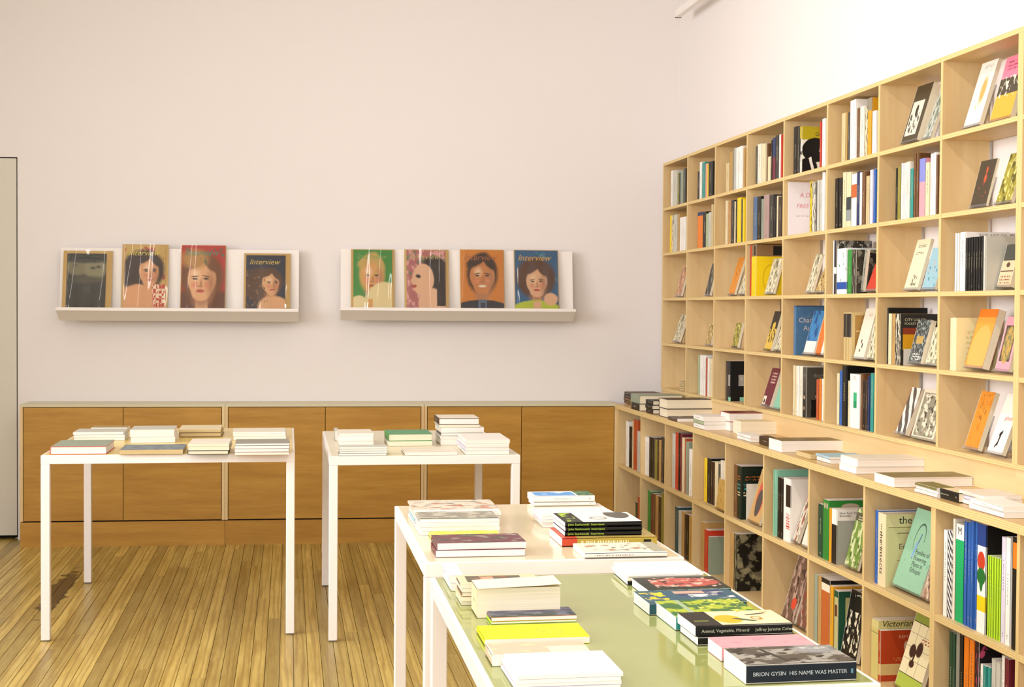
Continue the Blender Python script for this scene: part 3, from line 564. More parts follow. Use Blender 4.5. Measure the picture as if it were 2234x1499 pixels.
face('D', 'U', 5, 3, (400, 1490), 470, (480, 1190), .012, 'pic_pale', 'grey-beige pamphlet', fb=.04)
up('E', 'U', 6, 3, [(552, 560, 112, 'black', {'W': .178, 'hard': True, 'L': 'tall black hardcover'}), (562, 590, 158, 'cream'), (590, 618, 158, 'tan'), (618, 655, 160, 'charcoal', {'f': 'cover_two_bands', 's': D('spine_newsprint', 'charcoal', [('n', 5, .5, 'e0d6bc')]), 'W': .17, 'n': 1, 'L': 'dark paperback with rust and gold bands', 'ft': [('CITY LIGHTS', .016, 'd9cfa8', .12, .86), ('POCKET POETS', .013, 'd9cfa8', .12, .79)]})], sb=.012)
face('E', 'U', 6, 3, (712, 528), 812, (800, 215), .022, 'cover_dark_grain', 'grainy dark book with pale title')
face('E', 'U', 6, 3, (838, 543), 925, (925, 270), .012, 'pic_pale', 'pale grey pamphlet', fb=.045)
up('E', 'U', 7, 3, [(1045, 1088, 190, 'cream', {'f': 'cover_gold', 'n': 2, 'W': .17, 'L': 'cream hardcover', 'hard': True})], sb=.012)
face('E', 'U', 7, 3, (1150, 562), 1292, (1282, 140), .030, 'cover_orange_arch', 'orange book', board='rust')
face('E', 'U', 7, 3, (1388, 598), 1498, (1490, 190), .016, 'cover_ornament', 'pink ornamental book', fb=.045)
# --- fifth row
X0, X1, ya, yb, fl, ce, wh = cellgeo('U', 0, 4)
for i, (c_, t) in enumerate((('brown', .014), ('tan', .012), ('dark brown', .012), ('kraft', .01), ('grey', .012))):
    z0 = fl + sum(x for x in (.014, .012, .012, .01, .012)[:i]); dy = random.uniform(0, .012)
    book(.11, t - .0006, .16, frame3((0, -1, 0), (0, 0, -1), (1, 0, 0), (XS + .02 + dy, ya - .35 + dy, z0 + t)), c_, None, None, 't', False, '%s pamphlet, %s from bottom of pile, first fifth-row wall cubby' % (c_, ORD[i]), 'flat pile in the fifth row')
up('B', 'U', 1, 4, [(345, 360, 920, 'sage'), (360, 410, 915, 'white', {'n': 3}), (410, 425, 940, 'rust'), (425, 440, 942, 'white'), (440, 464, 945, 'cream')])
up('B', 'U', 2, 4, [(572, 590, 965, 'dark brown'), (590, 612, 965, 'navy', {'f': 'cover_black_label', 'W': .17, 'hard': True, 'L': 'black hardcover with grey label'})])
face('B', 'U', 3, 4, (860, 1312), 932, (955, 1030), .022, 'cover_maroon', 'maroon book with cream corner')
face('B', 'U', 3, 4, (958, 1338), 1018, (1022, 1140), .010, 'mint', 'mint green pamphlet', fb=.035)
up('B', 'U', 4, 4, [(1120, 1155, 1000, 'cream', {'n': 2}), (1155, 1175, 1005, 'white'), (1175, 1205, 1005, 'offwhite'), (1205, 1236, 1016, 'cream', {'f': 'cover_night_man', 'W': .17, 'L': 'dark photo-covered book'}), (1312, 1335, 1115, 'rust', {'sb': .03}), (1335, 1355, 1110, 'orange', {'sb': .03}), (1355, 1370, 1110, 'white', {'sb': .03})])
up('E', 'U', 5, 4, [(160, 183, 622, 'cream'), (183, 205, 600, 'blue'), (205, 240, 562, 'grey', {'f': 'black', 'W': .178}), (246, 264, 680, 'cream'), (264, 342, 625, 'white', {'s': D('spine_twentyone', 'f1ece4', [('r', .38, .37, .72, .66, '2fae78'), ('r', .38, .37, .72, .5, '12905c')]), 'n': 1, 'L': 'white book with green spine block', 'su': ('21', .022, '2a2620', .9)}), (342, 362, 622, 'brown'), (362, 382, 680, 'black'), (382, 402, 680, 'dark brown'), (402, 420, 640, 'navy'), (420, 447, 620, 'teal')])
face('E', 'U', 6, 4, (615, 1072), 692, (748, 745), .022, 'cover_strokes', 'white book with grey strokes', board='red')
face('E', 'U', 6, 4, (735, 1108), 908, (850, 745), .012, 'cover_ink_drawing', 'grey ink-drawing book', fb=.028)
face('E', 'U', 7, 4, (1150, 1192), 1258, (1290, 770), .018, 'cover_orange_stamp', 'orange stamped book')
face('E', 'U', 7, 4, (1325, 1228), 1445, (1492, 790), .016, 'cover_receiver', 'cream book with black telephone receiver', fb=.035, ft=[('phone', .026, 'c2583c', .42, .56)])

# ================================================================== books: counter bookcase
up('F', 'L', 0, 0, [(82, 100, 255, 'white'), (104, 126, 292, 'black'), (128, 136, 255, 'cream'), (136, 162, 240, 'rust', {'n': 2}), (162, 186, 326, 'light grey')])
up('F', 'L', 1, 0, [(208, 246, 362, 'white', {'n': 2}), (246, 276, 366, 'black'), (276, 290, 372, 'dark grey'), (290, 304, 390, 'olive'), (304, 318, 372, 'dark brown'), (318, 334, 390, 'tan'), (334, 355, 366, 'charcoal')])
up('F', 'L', 2, 0, [(410, 434, 340, 'light grey'), (434, 455, 336, 'red'), (455, 466, 338, 'black'), (466, 482, 345, 'maroon'), (482, 497, 372, 'cream'), (497, 507, 380, 'rust'), (507, 530, 402, 'grey green'), (532, 556, 452, 'white')])
up('F', 'L', 3, 0, [(638, 660, 516, 'yellow'), (660, 685, 516, 'black'), (685, 714, 540, 'dark brown', {'n': 2}), (714, 736, 545, 'cream'), (736, 750, 560, 'dark grey'), (752, 788, 532, 'offwhite', {'n': 2})], sb=.04)
face('F', 'L', 3, 0, (722, 868), 788, (730, 664), .008, D('cover_kraft', 'c09a52', [('n', 5, .56, 'a8813c')]), 'plain kraft booklet', fb=.006, free=True)
up('F', 'L', 4, 0, [(850, 876, 562, 'brown'), (876, 902, 572, 'dark green', {'f': D('cover_forest', '15251a', [('l', .1, .74, .8, .84, 'b0622c', 2), ('l', .06, .56, .8, .7, '2f8f86', 2), ('l', .06, .44, .8, .54, 'd9cfa0', 2)]), 'W': .24, 'n': 1, 'L': 'dark green hardcover with coloured lettering', 'hard': True})])
up('F', 'L', 4, 0, [(904, 912, 690, 'offwhite', {'f': D('cover_typed', 'ece2d0', [('l', .5, .68, 1, .92, '2a2620', 4), ('l', .3, .55, .9, .66, '2a2620', 2)]), 'W': .15, 'n': 1, 'L': 'white book with typed cover'})], sb=.05)
face('F', 'L', 4, 0, (948, 905), 1030, (1052, 600), .012, D('cover_kraft_oval', 'c79f66', [('e', .52, .5, .3, .36, 'd05a44'), ('e', .5, .38, .22, .26, '4f4a46')]), 'kraft book with red and grey oval', fb=.03)
up('F', 'L', 5, 0, [(1130, 1160, 596, 'mint', {'n': 3, 'W': .3}), (1160, 1202, 652, 'black'), (1202, 1252, 656, 'white', {'s': D('spine_white_photo', 'f1ece4', [('r', .35, .55, 1, .9, '2a2018'), ('d', .4, .2, .9, .45, 'c23a22')]), 'W': .25, 'n': 1, 'L': 'thick white art book'})])
face('F', 'L', 5, 0, (1222, 1072), 1300, (1372, 800), .014, 'pic_street', 'white book with street picture', fb=.03)
face('F', 'L', 5, 0, (1328, 1130), 1385, (1400, 900), .010, 'offwhite', 'plain pale pamphlet', fb=.03)
up('H', 'L', 6, 0, [(275, 312, 190, 'dark green'), (312, 352, 158, 'green', {'f': D('cover_greenpanel', '2f7f30', [('e', .35, .9, .14, .05, 'b9a68c', .1), ('e', .75, .9, .14, .05, 'b9a68c', .1)]), 'W': .27, 'n': 1, 'hard': True, 'L': 'green hardcover with beige ovals'}), (352, 374, 222, 'ochre'), (374, 410, 225, 'white', {'s': band('white_black_half', 'f1ece4', (0, .72, '201c18')), 'f': D('cover_grey_block', 'efe9e0', [('r', 0, 0, 1, .8, 'a3a598')]), 'W': .2, 'n': 1, 'L': 'white and grey book', 'ft': [('New York Times', .013, '3a342a', .06, .92), ('Bestseller', .013, '3a342a', .06, .87)]})])
face('H', 'L', 6, 0, (460, 600), 555, (562, 230), .012, D('cover_meadow', 'c9cf9a', [('n', 4, .45, '6f8a3a'), ('n', 7, .55, '3f5a2a', (0, 0, 1, .5)), ('r', 0, .8, 1, .94, '57503c'), ('l', .2, .82, .9, .9, 'c9c29a', 2)]), 'green meadow picture book', board='dark green')
up('H', 'L', 7, 0, [(678, 704, 236, 'blue'), (704, 756, 252, 'cream', {'n': 1, 'W': .27, 'f': D('cover_insects', 'd6cd9a', [('r', .05, 0, 1, .82, 'cdc692'), ('r', .05, .815, 1, .825, '8d8254'), ('r', .18, .735, .9, .745, '57503c'), ('e', .53, .74, .1, .05, 'b9704a', .1), ('r', .18, .36, .9, .365, '57503c')]), 's': 'cream', 'L': 'cream hardcover about insects', 'hard': True,
                    'st': ('the insects', .038, '2a2620', .76), 'ft': [('the insects', .04, '1c1a14', .2, .87), ('Edwin', .03, '57503c', .2, .52)]})])
face('H', 'L', 7, 0, (800, 762), 998, (985, 230), .018, D('cover_botanic', '93bfa0', [('n', 9, .6, '88b496'), ('e', .42, .64, .17, .2, '3f5a50', .03), ('e', .42, .63, .155, .185, '93bfa0', .03), ('r', .3, .3, .7, .62, '93bfa0'), ('r', .39, .38, .42, .72, '4a6a8c', -18), ('r', .34, .4, .4, .6, '7fa8d0', -14)]), 'mint green botany book', fb=.045, board='mint',
     ft=[('Families of', .026, '2f3d34', .42, .46), ('Flowering', .026, '2f3d34', .42, .385), ('Plants in', .026, '2f3d34', .42, .31), ('Ethiopia', .026, '2f3d34', .42, .235)])
face('H', 'L', 7, 0, (1010, 850), 1083, (1100, 560), .012, pic('pic_confetti', 'b08a70', 'd9c8b0', '5a4a44'), 'speckled picture book', fb=.05)
up('H', 'L', 8, 0, [(1170, 1200, 375, 'white'), (1200, 1229, 378, 'white', {'s': D('spine_waves', 'f1ece4', [('w', 1.6, '1c2036', 2, (1.6, .22))]), 'L': 'white book with navy waves'}), (1229, 1252, 297, 'offwhite'), (1252, 1313, 330, 'bright green', {'s': band('white_green', 'bright green', (.84, 1, 'f4f0ea')), 'n': 1, 'L': 'bright green and white book', 'su': ('M', .036, 'black', .895)}),
                    (1315, 1364, 312, 'blue', {'n': 2}), (1364, 1412, 312, 'blue', {'n': 2}), (1412, 1476, 330, 'white', {'n': 1, 'L': 'white book with tulip blocks', 'W': .3, 's': D('spine_tulip', 'f4f0ea', [('r', 0, .8, 1, 1, '1f3f86'), ('e', .5, .66, .42, .09, 'c23a22', .03), ('e', .5, .52, .48, .08, '1c6a2c', .05), ('e', .5, .47, .2, .09, '1c6a2c', .05), ('r', 0, .2, 1, .34, 'f0cd16')]), 'f': 'black'}),
                    (1478, 1577, 556, 'lime', {'n': 6}), (1577, 1614, 426, 'lavender'), (1614, 1652, 430, 'white'), (1658, 1716, 425, 'black', {'s': band('black_orange_top', 'black', (.72, .95, 'orange')), 'sb': .01, 'n': 1, 'L': 'black book with orange top'})])
up('F', 'L', 0, 1, [(150, 165, 830, 'dark green'), (165, 186, 790, 'rust')])
up('F', 'L', 1, 1, [(234, 258, 746, 'green'), (258, 272, 768, 'maroon'), (272, 290, 768, 'brown'), (290, 312, 780, 'tan'), (312, 332, 790, 'dark brown'), (332, 353, 760, 'olive')])
up('F', 'L', 2, 1, [(430, 455, 862, 'dark teal'), (455, 478, 890, 'light grey'), (478, 498, 895, 'tan'), (498, 512, 915, 'dark brown'), (512, 530, 918, 'black'), (530, 554, 926, 'kraft')])
up('F', 'L', 3, 1, [(612, 640, 966, 'tan'), (640, 668, 1022, 'red', {'f': 'red', 'W': .22}), (668, 680, 1075, 'grey green', {'f': 'grey green', 'W': .2})])
up('F', 'L', 4, 1, [(815, 850, 1040, 'tan'), (850, 872, 1052, 'black', {'f': 'pic_floral', 'W': .3, 'n': 1, 'hard': True, 'L': 'black floral hardcover'})])
face('H', 'L', 5, 1, (12, 955), 104, (140, 565), .018, D('cover_brownred2', '6f5444', [('n', 4, .5, 'b09080'), ('n', 7, .56, '3a2a22'), ('e', .62, .28, .16, .09, 'd0452c')]), 'brown book with red oval')
face('H', 'L', 5, 1, (112, 1010), 185, (205, 690), .016, 'pic_brownred', 'dark red-brown book', fb=.035)
up('H', 'L', 6, 1, [(243, 272, 690, 'grey green'), (272, 300, 700, 'tan'), (300, 362, 712, 'rust', {'n': 1, 's': band('rust_head', 'b9602c', (.82, .93, 'e6dcc2'), (.93, 1, '1a1612')), 'f': D('cover_foxfire', 'b9602c', [('r', 0, .8, 1, .93, 'e6dcc2'), ('r', 0, .93, 1, 1, '1a1612')]), 'W': .26, 'L': 'rust paperback with bold black title', 'ft': [('FOXFIRE', .04, '15120e', .08, .835)]}),
                    (362, 388, 772, 'ochre', {'f': 'ochre', 'W': .23}), (390, 420, 805, 'dark green', {'f': D('cover_green_frame', '1f4f38', [('r', .16, .04, .95, .9, 'b9b27a'), ('r', .26, .6, .8, .78, '5a2a1c')]), 'W': .2, 'n': 1, 'L': 'green bordered hardcover'})])
face('H', 'L', 6, 1, (420, 1232), 545, (515, 800), .016, D('cover_snow', '15120e', [('n', 6, .52, 'e0d6b8', (.05, .1, .95, .7)), ('l', .3, .92, .9, .97, 'b9b29a', 1)], warp=.1), 'black book with white speckled figure')
up('H', 'L', 7, 1, [(655, 704, 1005, 'cream', {'n': 1, 'f': D('cover_victorian', 'c9bb72', [('r', 0, .86, 1, .99, 'd0c480'), ('r', 0, .78, 1, .79, '57503c')]), 'W': .24, 'L': 'cream hardcover with italic title', 'hard': True, 'ft': [('Victorian Life', .034, '1c1a14', .06, .9, .25)]}),
                    (705, 722, 1090, 'rust', {'f': D('cover_reptiles', 'b4411c', [('r', .0, .12, 1, .34, 'd8b878'), ('e', .5, .68, .05, .1, 'e6c8a8', .2), ('l', .25, .4, .8, .48, 'd88a5a', 2)]), 'W': .21, 'n': 1, 'L': 'red reptile paperback', 'ft': [('REPTILES', .018, 'e0a88a', .35, .84)]})], sb=.03)
face('H', 'L', 7, 1, (818, 1468), 985, (978, 975), .016, D('cover_grid_plant', 'e6d9ae', [('r', 0, .9, 1, 1, '8d9a3c'), ('r', 0, 0, 1, .2, 'a8b848'), ('r', 0, .89, 1, .9, '2a2218'), ('r', 0, .2, 1, .21, '2a2218'), ('r', .3, .2, .31, .9, '57503c'), ('r', .62, .2, .63, .9, '57503c'), ('r', 0, .4, 1, .405, '57503c'), ('r', 0, .56, 1, .565, '57503c'), ('r', 0, .74, 1, .745, '57503c'), ('e', .3, .52, .12, .09, '3a1f18', .1), ('e', .55, .57, .12, .1, '3a1f18', .1), ('e', .4, .36, .1, .05, '3a1f18', .1), ('r', .38, .36, .44, .55, '3a1f18', -15), ('l', .5, .66, .95, .74, '9a3c2a', 2)]), 'cream grid book with plant drawing', fb=.045)
up('H', 'L', 8, 1, [(1205, 1255, 1096, 'dark green', {'n': 2}), (1255, 1284, 1102, 'grey'), (1285, 1311, 1122, 'black'), (1312, 1392, 1132, 'orange', {'n': 2}), (1394, 1424, 1150, 'maroon', {'f': D('cover_script', '1a1216', [('n', 9, .56, 'c24a72')]), 'W': .3}), (1426, 1450, 1332, 'white'), (1450, 1500, 1340, 'teal', {'n': 2}), (1505, 1575, 1292, 'light grey', {'n': 2}), (1578, 1604, 1272, 'white'), (1604, 1640, 1290, 'maroon', {'W': .26})])

# ================================================================== display tables
def table(x0, x1, y0, y1, h, top, label):
    t = empty('display_table', ((x0 + x1) / 2, (y0 + y1) / 2, 0)); tag(t, label, 'table', 'white steel display tables')
    hx, hy = (x1 - x0) / 2, (y1 - y0) / 2; L = .040; Rh = .042
    box('table_top', (-hx + .011, -hy + .011, h - .02), (hx - .011, hy - .011, h), top, t)
    for nm, lo, hi in (('front_rail', (-hx, -hy, h - Rh), (hx, -hy + .03, h - .0015)), ('back_rail', (-hx, hy - .03, h - Rh), (hx, hy, h - .0015)),
                       ('side_rail', (-hx, -hy + .03, h - Rh), (-hx + .03, hy - .03, h - .0015)), ('side_rail', (hx - .03, -hy + .03, h - Rh), (hx, hy - .03, h - .0015))):
        box(nm, lo, hi, STEEL, t, .0015)
    for sx in (-1, 1):
        for sy in (-1, 1):
            a, b = (-hx, -hx + L) if sx < 0 else (hx - L, hx), (-hy, -hy + L) if sy < 0 else (hy - L, hy)
            lg = box('leg', (a[0], b[0], .006), (a[1], b[1], h - Rh - .0002), STEEL, t, .0025)
            f = box('foot', (-L / 2 + .003, -L / 2 + .003, -.006), (L / 2 - .003, L / 2 - .003, 0), FOOT, lg)
    return t
TH = .861
YELLOW_TOP = plain('e2c46a', .25, 'yellow_tabletop'); CREAM_TOP = plain('e6d6b4', .12, 'cream_tabletop'); GREEN_TOP = plain('9aa05e', .06, 'sage_glass_tabletop', .7); PALE_TOP = plain('ded2b0', .2, 'pale_tabletop')
t1 = (-1.122, .03, 6.76, 8.19); t2 = (.186, 1.078, 6.59, 7.95); t3 = (.365, 1.09, 3.82, 4.93); t4 = (.36, 1.086, 2.48, 3.61)
table(*t1, TH, YELLOW_TOP, 'wide white display table with a yellow top near the flush door')
table(*t2, TH, PALE_TOP, 'white display table with a pale top, before the middle cabinet')
table(*t3, TH, CREAM_TOP, 'white display table with a glossy cream top behind the green-topped one')
table(*t4, TH, GREEN_TOP, 'white display table with a glossy sage green top')

# ================================================================== books lying flat
def flat(view, xl, yb, xr, yt, books, yback=None, depth=None, edge='fore', plane=TH + .0006, rot=0.0, what='', group='books on the tables', hmin=.004):
    """a pile: near lower-left corner (xl,yb), right end xr, top yt, rear top edge yback (all in the photo); books go bottom to top as (share, cover, opts)"""
    P = on(2, plane, *px(view, xl, yb)); Q = on(1, P.y, *px(view, xr, yb)); W = Q.x - P.x
    Ht = max(on(1, P.y, *px(view, xl, yt)).z - plane, hmin)
    Dp = depth or max(.09, on(2, plane + Ht, *px(view, xl, yback)).y - P.y)
    tot = sum(b[0] for b in books); z = plane; n = len(books)
    made = []
    for i, b in enumerate(books):
        o = b[2] if len(b) > 2 else {}
        t = Ht * b[0] / tot; w_ = W * o.get('w', 1); d_ = Dp * o.get('d', 1); e = o.get('edge', edge)
        dx = o.get('dx', random.uniform(-.004, .004) if n > 1 else 0); dy = o.get('dy', random.uniform(0, .006) if n > 1 else 0); rz = math.radians(rot + o.get('r', random.uniform(-1.2, 1.2) if n > 1 else 0))
        top = z + t - .0003
        if e == 'spine': ax, az, loc, bw, bh = (0, 1, 0), (-1, 0, 0), (w_, 0), d_, w_
        elif e == 'fore': ax, az, loc, bw, bh = (0, -1, 0), (1, 0, 0), (0, d_), d_, w_
        elif e == 'tail': ax, az, loc, bw, bh = (1, 0, 0), (0, 1, 0), (0, 0), w_, d_
        else: ax, az, loc, bw, bh = (-1, 0, 0), (0, -1, 0), (w_, d_), w_, d_
        M = Matrix.Translation((P.x + dx, P.y + dy, top)) @ Matrix.Rotation(rz, 4, 'Z') @ frame3(ax, (0, 0, -1), az, (loc[0], loc[1], 0))
        if o.get('L'): lab = o['L']
        elif n == 1: lab = what
        else: lab = '%s, %s' % (o.get('N', (b[1] if isinstance(b[1], str) and b[1] in HEX else 'printed') + ' book'), ('top' if i == n - 1 else 'bottom' if i == 0 else ORD[i] + ' from bottom') + ' of ' + what)
        made.append(book(bw, max(t - .0006, .002), bh, M, b[1], o.get('s'), o.get('b'), o.get('p', 'w'), o.get('hard', False), lab, group, spine_text=o.get('st'), front_text=o.get('ft', ()), rough=o.get('rough', .42)))
        z += t
    return made, W, Dp
# --- table with the yellow top
flat('I', 645, 332, 905, 303, [(1, D('cover_creased', 'cdb880', [('r', 0, .2, 1, .6, '6a6448')]))], depth=.12, what='creased kraft leaflet at the back of the yellow table', edge='tail', rot=-2)
flat('I', 520, 398, 880, 335, [(1, 'offwhite'), (1, 'light grey'), (1, 'light grey')], depth=.2, what='loose grey paper pile on the yellow table', edge='tail')
flat('I', 925, 412, 1240, 318, [(1, 'white', {'p': 'w'}), (1.3, 'light grey', {'p': 'w'})], yback=290, what='white pair behind the blue-grey magazine', edge='tail')
flat('I', 1268, 372, 1568, 318, [(1, 'kraft', {'p': 't', 'b': 'brown', 'hard': True}), (.6, 'cream', {'p': 't'})], yback=286, what='kraft pair at the back of the yellow table', edge='tail')
flat('I', 1655, 392, 2030, 335, [(1, 'offwhite', {'p': 'w'}), (.8, 'white', {'p': 'w'}), (.5, 'offwhite', {'p': 'w'})], yback=306, what='white pile at the back right of the yellow table', edge='tail')
flat('I', 355, 496, 757, 437, [(1, 'grey green', {'b': 'red', 's': 'red', 'hard': True, 'p': 'w'})], yback=392, what='grey hardcover with red board edges on the yellow table', edge='tail')
flat('I', 845, 496, 1300, 462, [(1, D('cover_bluegrey', '76858c', [('n', 6, .5, '5a6a74')]), {'p': 't', 'b': 'kraft'})], yback=424, what='blue-grey magazine with kraft edges on the yellow table', edge='tail')
flat('I', 1338, 497, 1630, 420, [(1, 'black', {'hard': True, 'p': 'c'}), (.9, 'light grey', {'p': 'c'}), (.6, 'offwhite', {'p': 'c'})], yback=382, what='grey pile beside the blue-grey magazine', edge='tail')
flat('I', 1668, 500, 2055, 418, [(1, 'ochre', {'p': 'w'}), (1, 'brown', {'p': 'w'}), (1, 'charcoal', {'p': 'w'}), (.7, 'grey', {'p': 'w'})], yback=385, what='striped pile at the corner of the yellow table', edge='tail')
# --- pale table before the middle cabinet
flat('J', 158, 378, 182, 310, [(1, 'light grey')], depth=.2, what='spiral-bound grey notebook behind the white pile', edge='tail')
flat('J', 186, 412, 420, 328, [(1, 'white'), (1, 'white'), (.6, 'offwhite')], yback=300, what='white pile on the pale table', edge='tail')
flat('J', 186, 480, 510, 420, [(1, 'grey'), (1, 'light grey'), (1, 'grey'), (1, 'light grey')], yback=405, what='thin grey pile on the pale table', edge='tail')
flat('J', 515, 415, 812, 332, [(1, 'offwhite', {'p': 'c'}), (1.5, D('cover_greenboard', '4f9468', [('n', 4, .6, '5aa074')]), {'p': 'c', 'b': 'green', 's': 'green', 'hard': True, 'N': 'green hardcover'})], yback=303, what='pair on the pale table', edge='tail')
flat('J', 630, 477, 985, 455, [(1, 'offwhite', {'p': 'w'})], yback=422, what='thin white magazine at the front of the pale table', edge='tail')
flat('J', 875, 408, 1150, 225, [(1.1, 'white', {'p': 'w'}), (.6, 'white', {'p': 'w'}), (.5, 'dark brown', {'p': 'w', 'w': 1.05}), (1, 'offwhite', {'p': 'w', 'w': 1.06, 'dx': .0}), (.5, 'light grey', {'p': 'c', 'dx': -.01}), (1.2, 'offwhite', {'hard': True, 'p': 'w', 'dx': -.012, 'b': 'dark brown', 's': 'dark brown', 'N': 'pale hardcover'})], yback=200, what='tall pile on the pale table', edge='tail')
flat('J', 1042, 472, 1338, 372, [(1, 'white'), (1, 'lavender'), (1, 'white'), (1, 'white')], yback=326, what='white pile at the corner of the pale table', edge='tail')
# --- cream table
G3 = 'books on the cream table'
STREAK = D('cover_streaks', 'd6c8b4', [('n', 4, .52, 'b0765c', (0, 0, 1, .7)), ('n', 7, .55, '8d8a7c')])
flat('K', 200, 352, 800, 232, [(1, 'white'), (1, 'light blue'), (1, 'offwhite'), (1, 'white'), (.8, STREAK, {'N': 'streaky pictorial magazine', 'rough': .25})], yback=166, what='rear left pile on the cream table', edge='tail')
flat('K', 248, 412, 800, 298, [(1, 'white'), (1, 'offwhite'), (1, 'white'), (.9, D('cover_charstreak', '8d897a', [('n', 5, .5, 'b9b4a2'), ('r', 0, 0, 1, .1, '4a463c')]), {'N': 'grey pictorial book', 'rough': .3})], yback=246, what='middle left pile on the cream table', edge='tail')
flat('K', 322, 440, 805, 412, [(1, D('cover_citron', 'e6e23c', [('n', 4, .55, 'f0ec8a')]))], yback=382, what='slim citron book behind the maroon one', edge='tail')
flat('K', 358, 564, 980, 464, [(1, 'maroon', {'p': 'w'}), (1, D('cover_maroonphoto', '6a3a44', [('n', 3, .5, '4a4438'), ('n', 6, .57, '9a8d80')]), {'b': 'maroon', 'p': 'w', 'N': 'maroon photo book', 'rough': .25})], yback=404, what='front left pile on the cream table', edge='tail')
flat('K', 1036, 208, 1465, 136, [(1, 'white', {'s': 'white'}), (1.6, D('cover_skyisland', 'e9ecee', [('r', .05, .3, .85, .95, '5a9ad8'), ('n', 3, .55, 'cfe0ee', (.05, .3, .85, .95)), ('r', 0, .0, 1, .27, '2f6a4a'), ('n', 5, .55, 'd0c84a', (0, 0, 1, .27))]), {'s': 'white', 'b': 'white', 'N': 'white book with blue and green cover'})], yback=104, what='rear right pile on the cream table', edge='spine')
flat('K', 1092, 356, 1580, 268, [(1, 'white'), (1, 'white'), (1, 'lavender'), (1, 'white'), (.8, 'white', {'w': 1.08, 'r': 3})], depth=.15, what='loose white pile on the cream table', edge='tail')
JS = D('spine_interviews', 'black', [('r', .3, .35, .36, .52, 'f1ece4')])
def band_spine(key, base, sh): return D(key, base, sh)
SP3 = D('spine_black_whitebar', 'black', [('r', 0, .45, .14, .78, 'efe9e0')])
EYES = D('cover_mono_portrait', 'efe9e0', [('r', 0, .76, 1, 1, '1c1a16'), ('n', 6, .55, 'a8c832', (.1, .8, .95, .95)), ('e', .4, .5, .16, .12, '9a948a', .1), ('e', .4, .5, .1, .08, 'e6e0d6', .1), ('e', .75, .2, .4, .16, '55534a', .05)])
OLV = D('cover_olivered', 'b09a58', [('r', 0, .84, 1, 1, 'c2472c')])
OLS = D('spine_olivered', 'b09a3c', [('r', 0, .84, 1, 1, 'c2472c'), ('d', .35, .3, .65, .8, 'f0e6c0'), ('r', .3, .06, .7, .14, 'black')])
BO = {'s': SP3, 'st': ('John Szarkowski  Interviews', .0095, 'a8c832', .96), 'w': .815, 'dx': .014, 'dy': .03, 'd': .95, 'r': 0}
flat('K', 1232, 490, 1892, 330, [(62, OLV, {'s': OLS, 'b': 'rust', 'rough': .25, 'dx': 0, 'dy': 0, 'r': 0, 'L': 'olive and red paperback under the glossy black pile on the cream table'}), (33, 'black', BO), (33, 'black', dict(BO, dx=.0155)), (33, EYES, dict(BO, b='black', dx=.0145, N='black paperback with monochrome portrait'))], depth=.2, what='glossy black pile on the cream table', edge='spine')
flat('K', 1390, 572, 1966, 532, [(1, D('cover_map', 'eadfcc', [('n', 5, .56, 'b98a64', (.1, .1, .9, .9)), ('n', 7, .58, '5a5a3c', (.2, .2, .7, .6)), ('r', 0, 0, 1, .16, 'a8a38a'), ('r', .3, .1, .33, .7, '5a4a3a', 25)]), {'s': 'white', 'b': 'white', 'rough': .25})], yback=462, what='white book with a map-like cover on the cream table', edge='spine')
# --- green table
G4 = 'books on the green table'
flat('K', 450, 800, 545, 690, [(1, 'white'), (1, 'lavender')], depth=.17, what='white pair at the rear of the green table', edge='tail')
VINT = D('cover_vintage', 'd9c6a0', [('r', .1, .15, .8, .85, '5d5a48'), ('r', .28, .2, .45, .8, 'c09a78'), ('n', 6, .54, '8a5f48', (.1, .15, .8, .85))])
flat('K', 530, 900, 1085, 745, [(1, 'offwhite', {'p': 'c'}), (1, 'cream', {'p': 'c'}), (1, 'brown', {'p': 'c'}), (1, 'offwhite', {'p': 'c'}), (1.1, VINT, {'p': 'c', 'N': 'vintage picture paperback'})], yback=685, what='cream pile on the green table', edge='tail')
(thick,), tw, td = flat('K', 637, 985, 1220, 778, [(1, 'cream', {'p': 'c', 'hard': False})], yback=745, what='very thick cream book with a raised cover on the green table', edge='tail')
vs = []; fs = []; NS = 14
for k in range(NS + 1):       # a bowed sheet: tight on the spine side, lifting towards the free edge
    u = k / NS; zz = .001 + .007 * u * u * u + .002 * math.sin(u * 3.14)
    for v_ in (-.012, td): vs.append((u * tw, -max(zz, .0008), v_))
for k in range(NS): fs.append((2 * k, 2 * k + 1, 2 * k + 3, 2 * k + 2))
fl_ = bpy.data.meshes.new('lifted_cover'); fl_.from_pydata(vs, [], fs); lc = link('lifted_cover', fl_, thick, (plain('e9dcc4', .5),)); sd = lc.modifiers.new('thickness', 'SOLIDIFY'); sd.thickness = .0008
flat('K', 728, 1030, 1325, 982, [(.6, 'lime', {'p': 'w'}), (1, D('cover_nightgrad', '45485c', [('r', 0, 0, 1, .35, '2a3a34'), ('n', 4, .5, '6a6a7c')]), {'p': 'w', 'b': 'orange', 'N': 'dark gradient book'})], yback=938, what='slim pair behind the neon one', edge='tail')
flat('K', 692, 1182, 1425, 1132, [(1, D('cover_neon', 'f4f800', [('l', .55, .25, .8, .75, 'a8a832', 4)]), {'p': 'w', 'b': 'neon yellow'})], yback=1036, what='neon yellow paperback on the green table', edge='tail')
flat('K', 742, 1322, 1432, 1238, [(1, D('cover_peach', 'd9b49a', [('n', 3, .55, 'e0cf9a'), ('r', .6, 0, 1, .6, 'c9d0b8')]), {'p': 'w'})], yback=1182, what='thick peach-covered paperback on the green table', edge='tail')
flat('K', 922, 1500, 1655, 1392, [(1, 'lavender'), (1, 'white'), (1, 'white'), (1, D('cover_palewrap', 'efe6e6', [('n', 3, .6, 'd9d0d0')]), {'N': 'white wrapped book', 'rough': .15})], yback=1232, what='white pile at the corner of the green table', edge='tail')
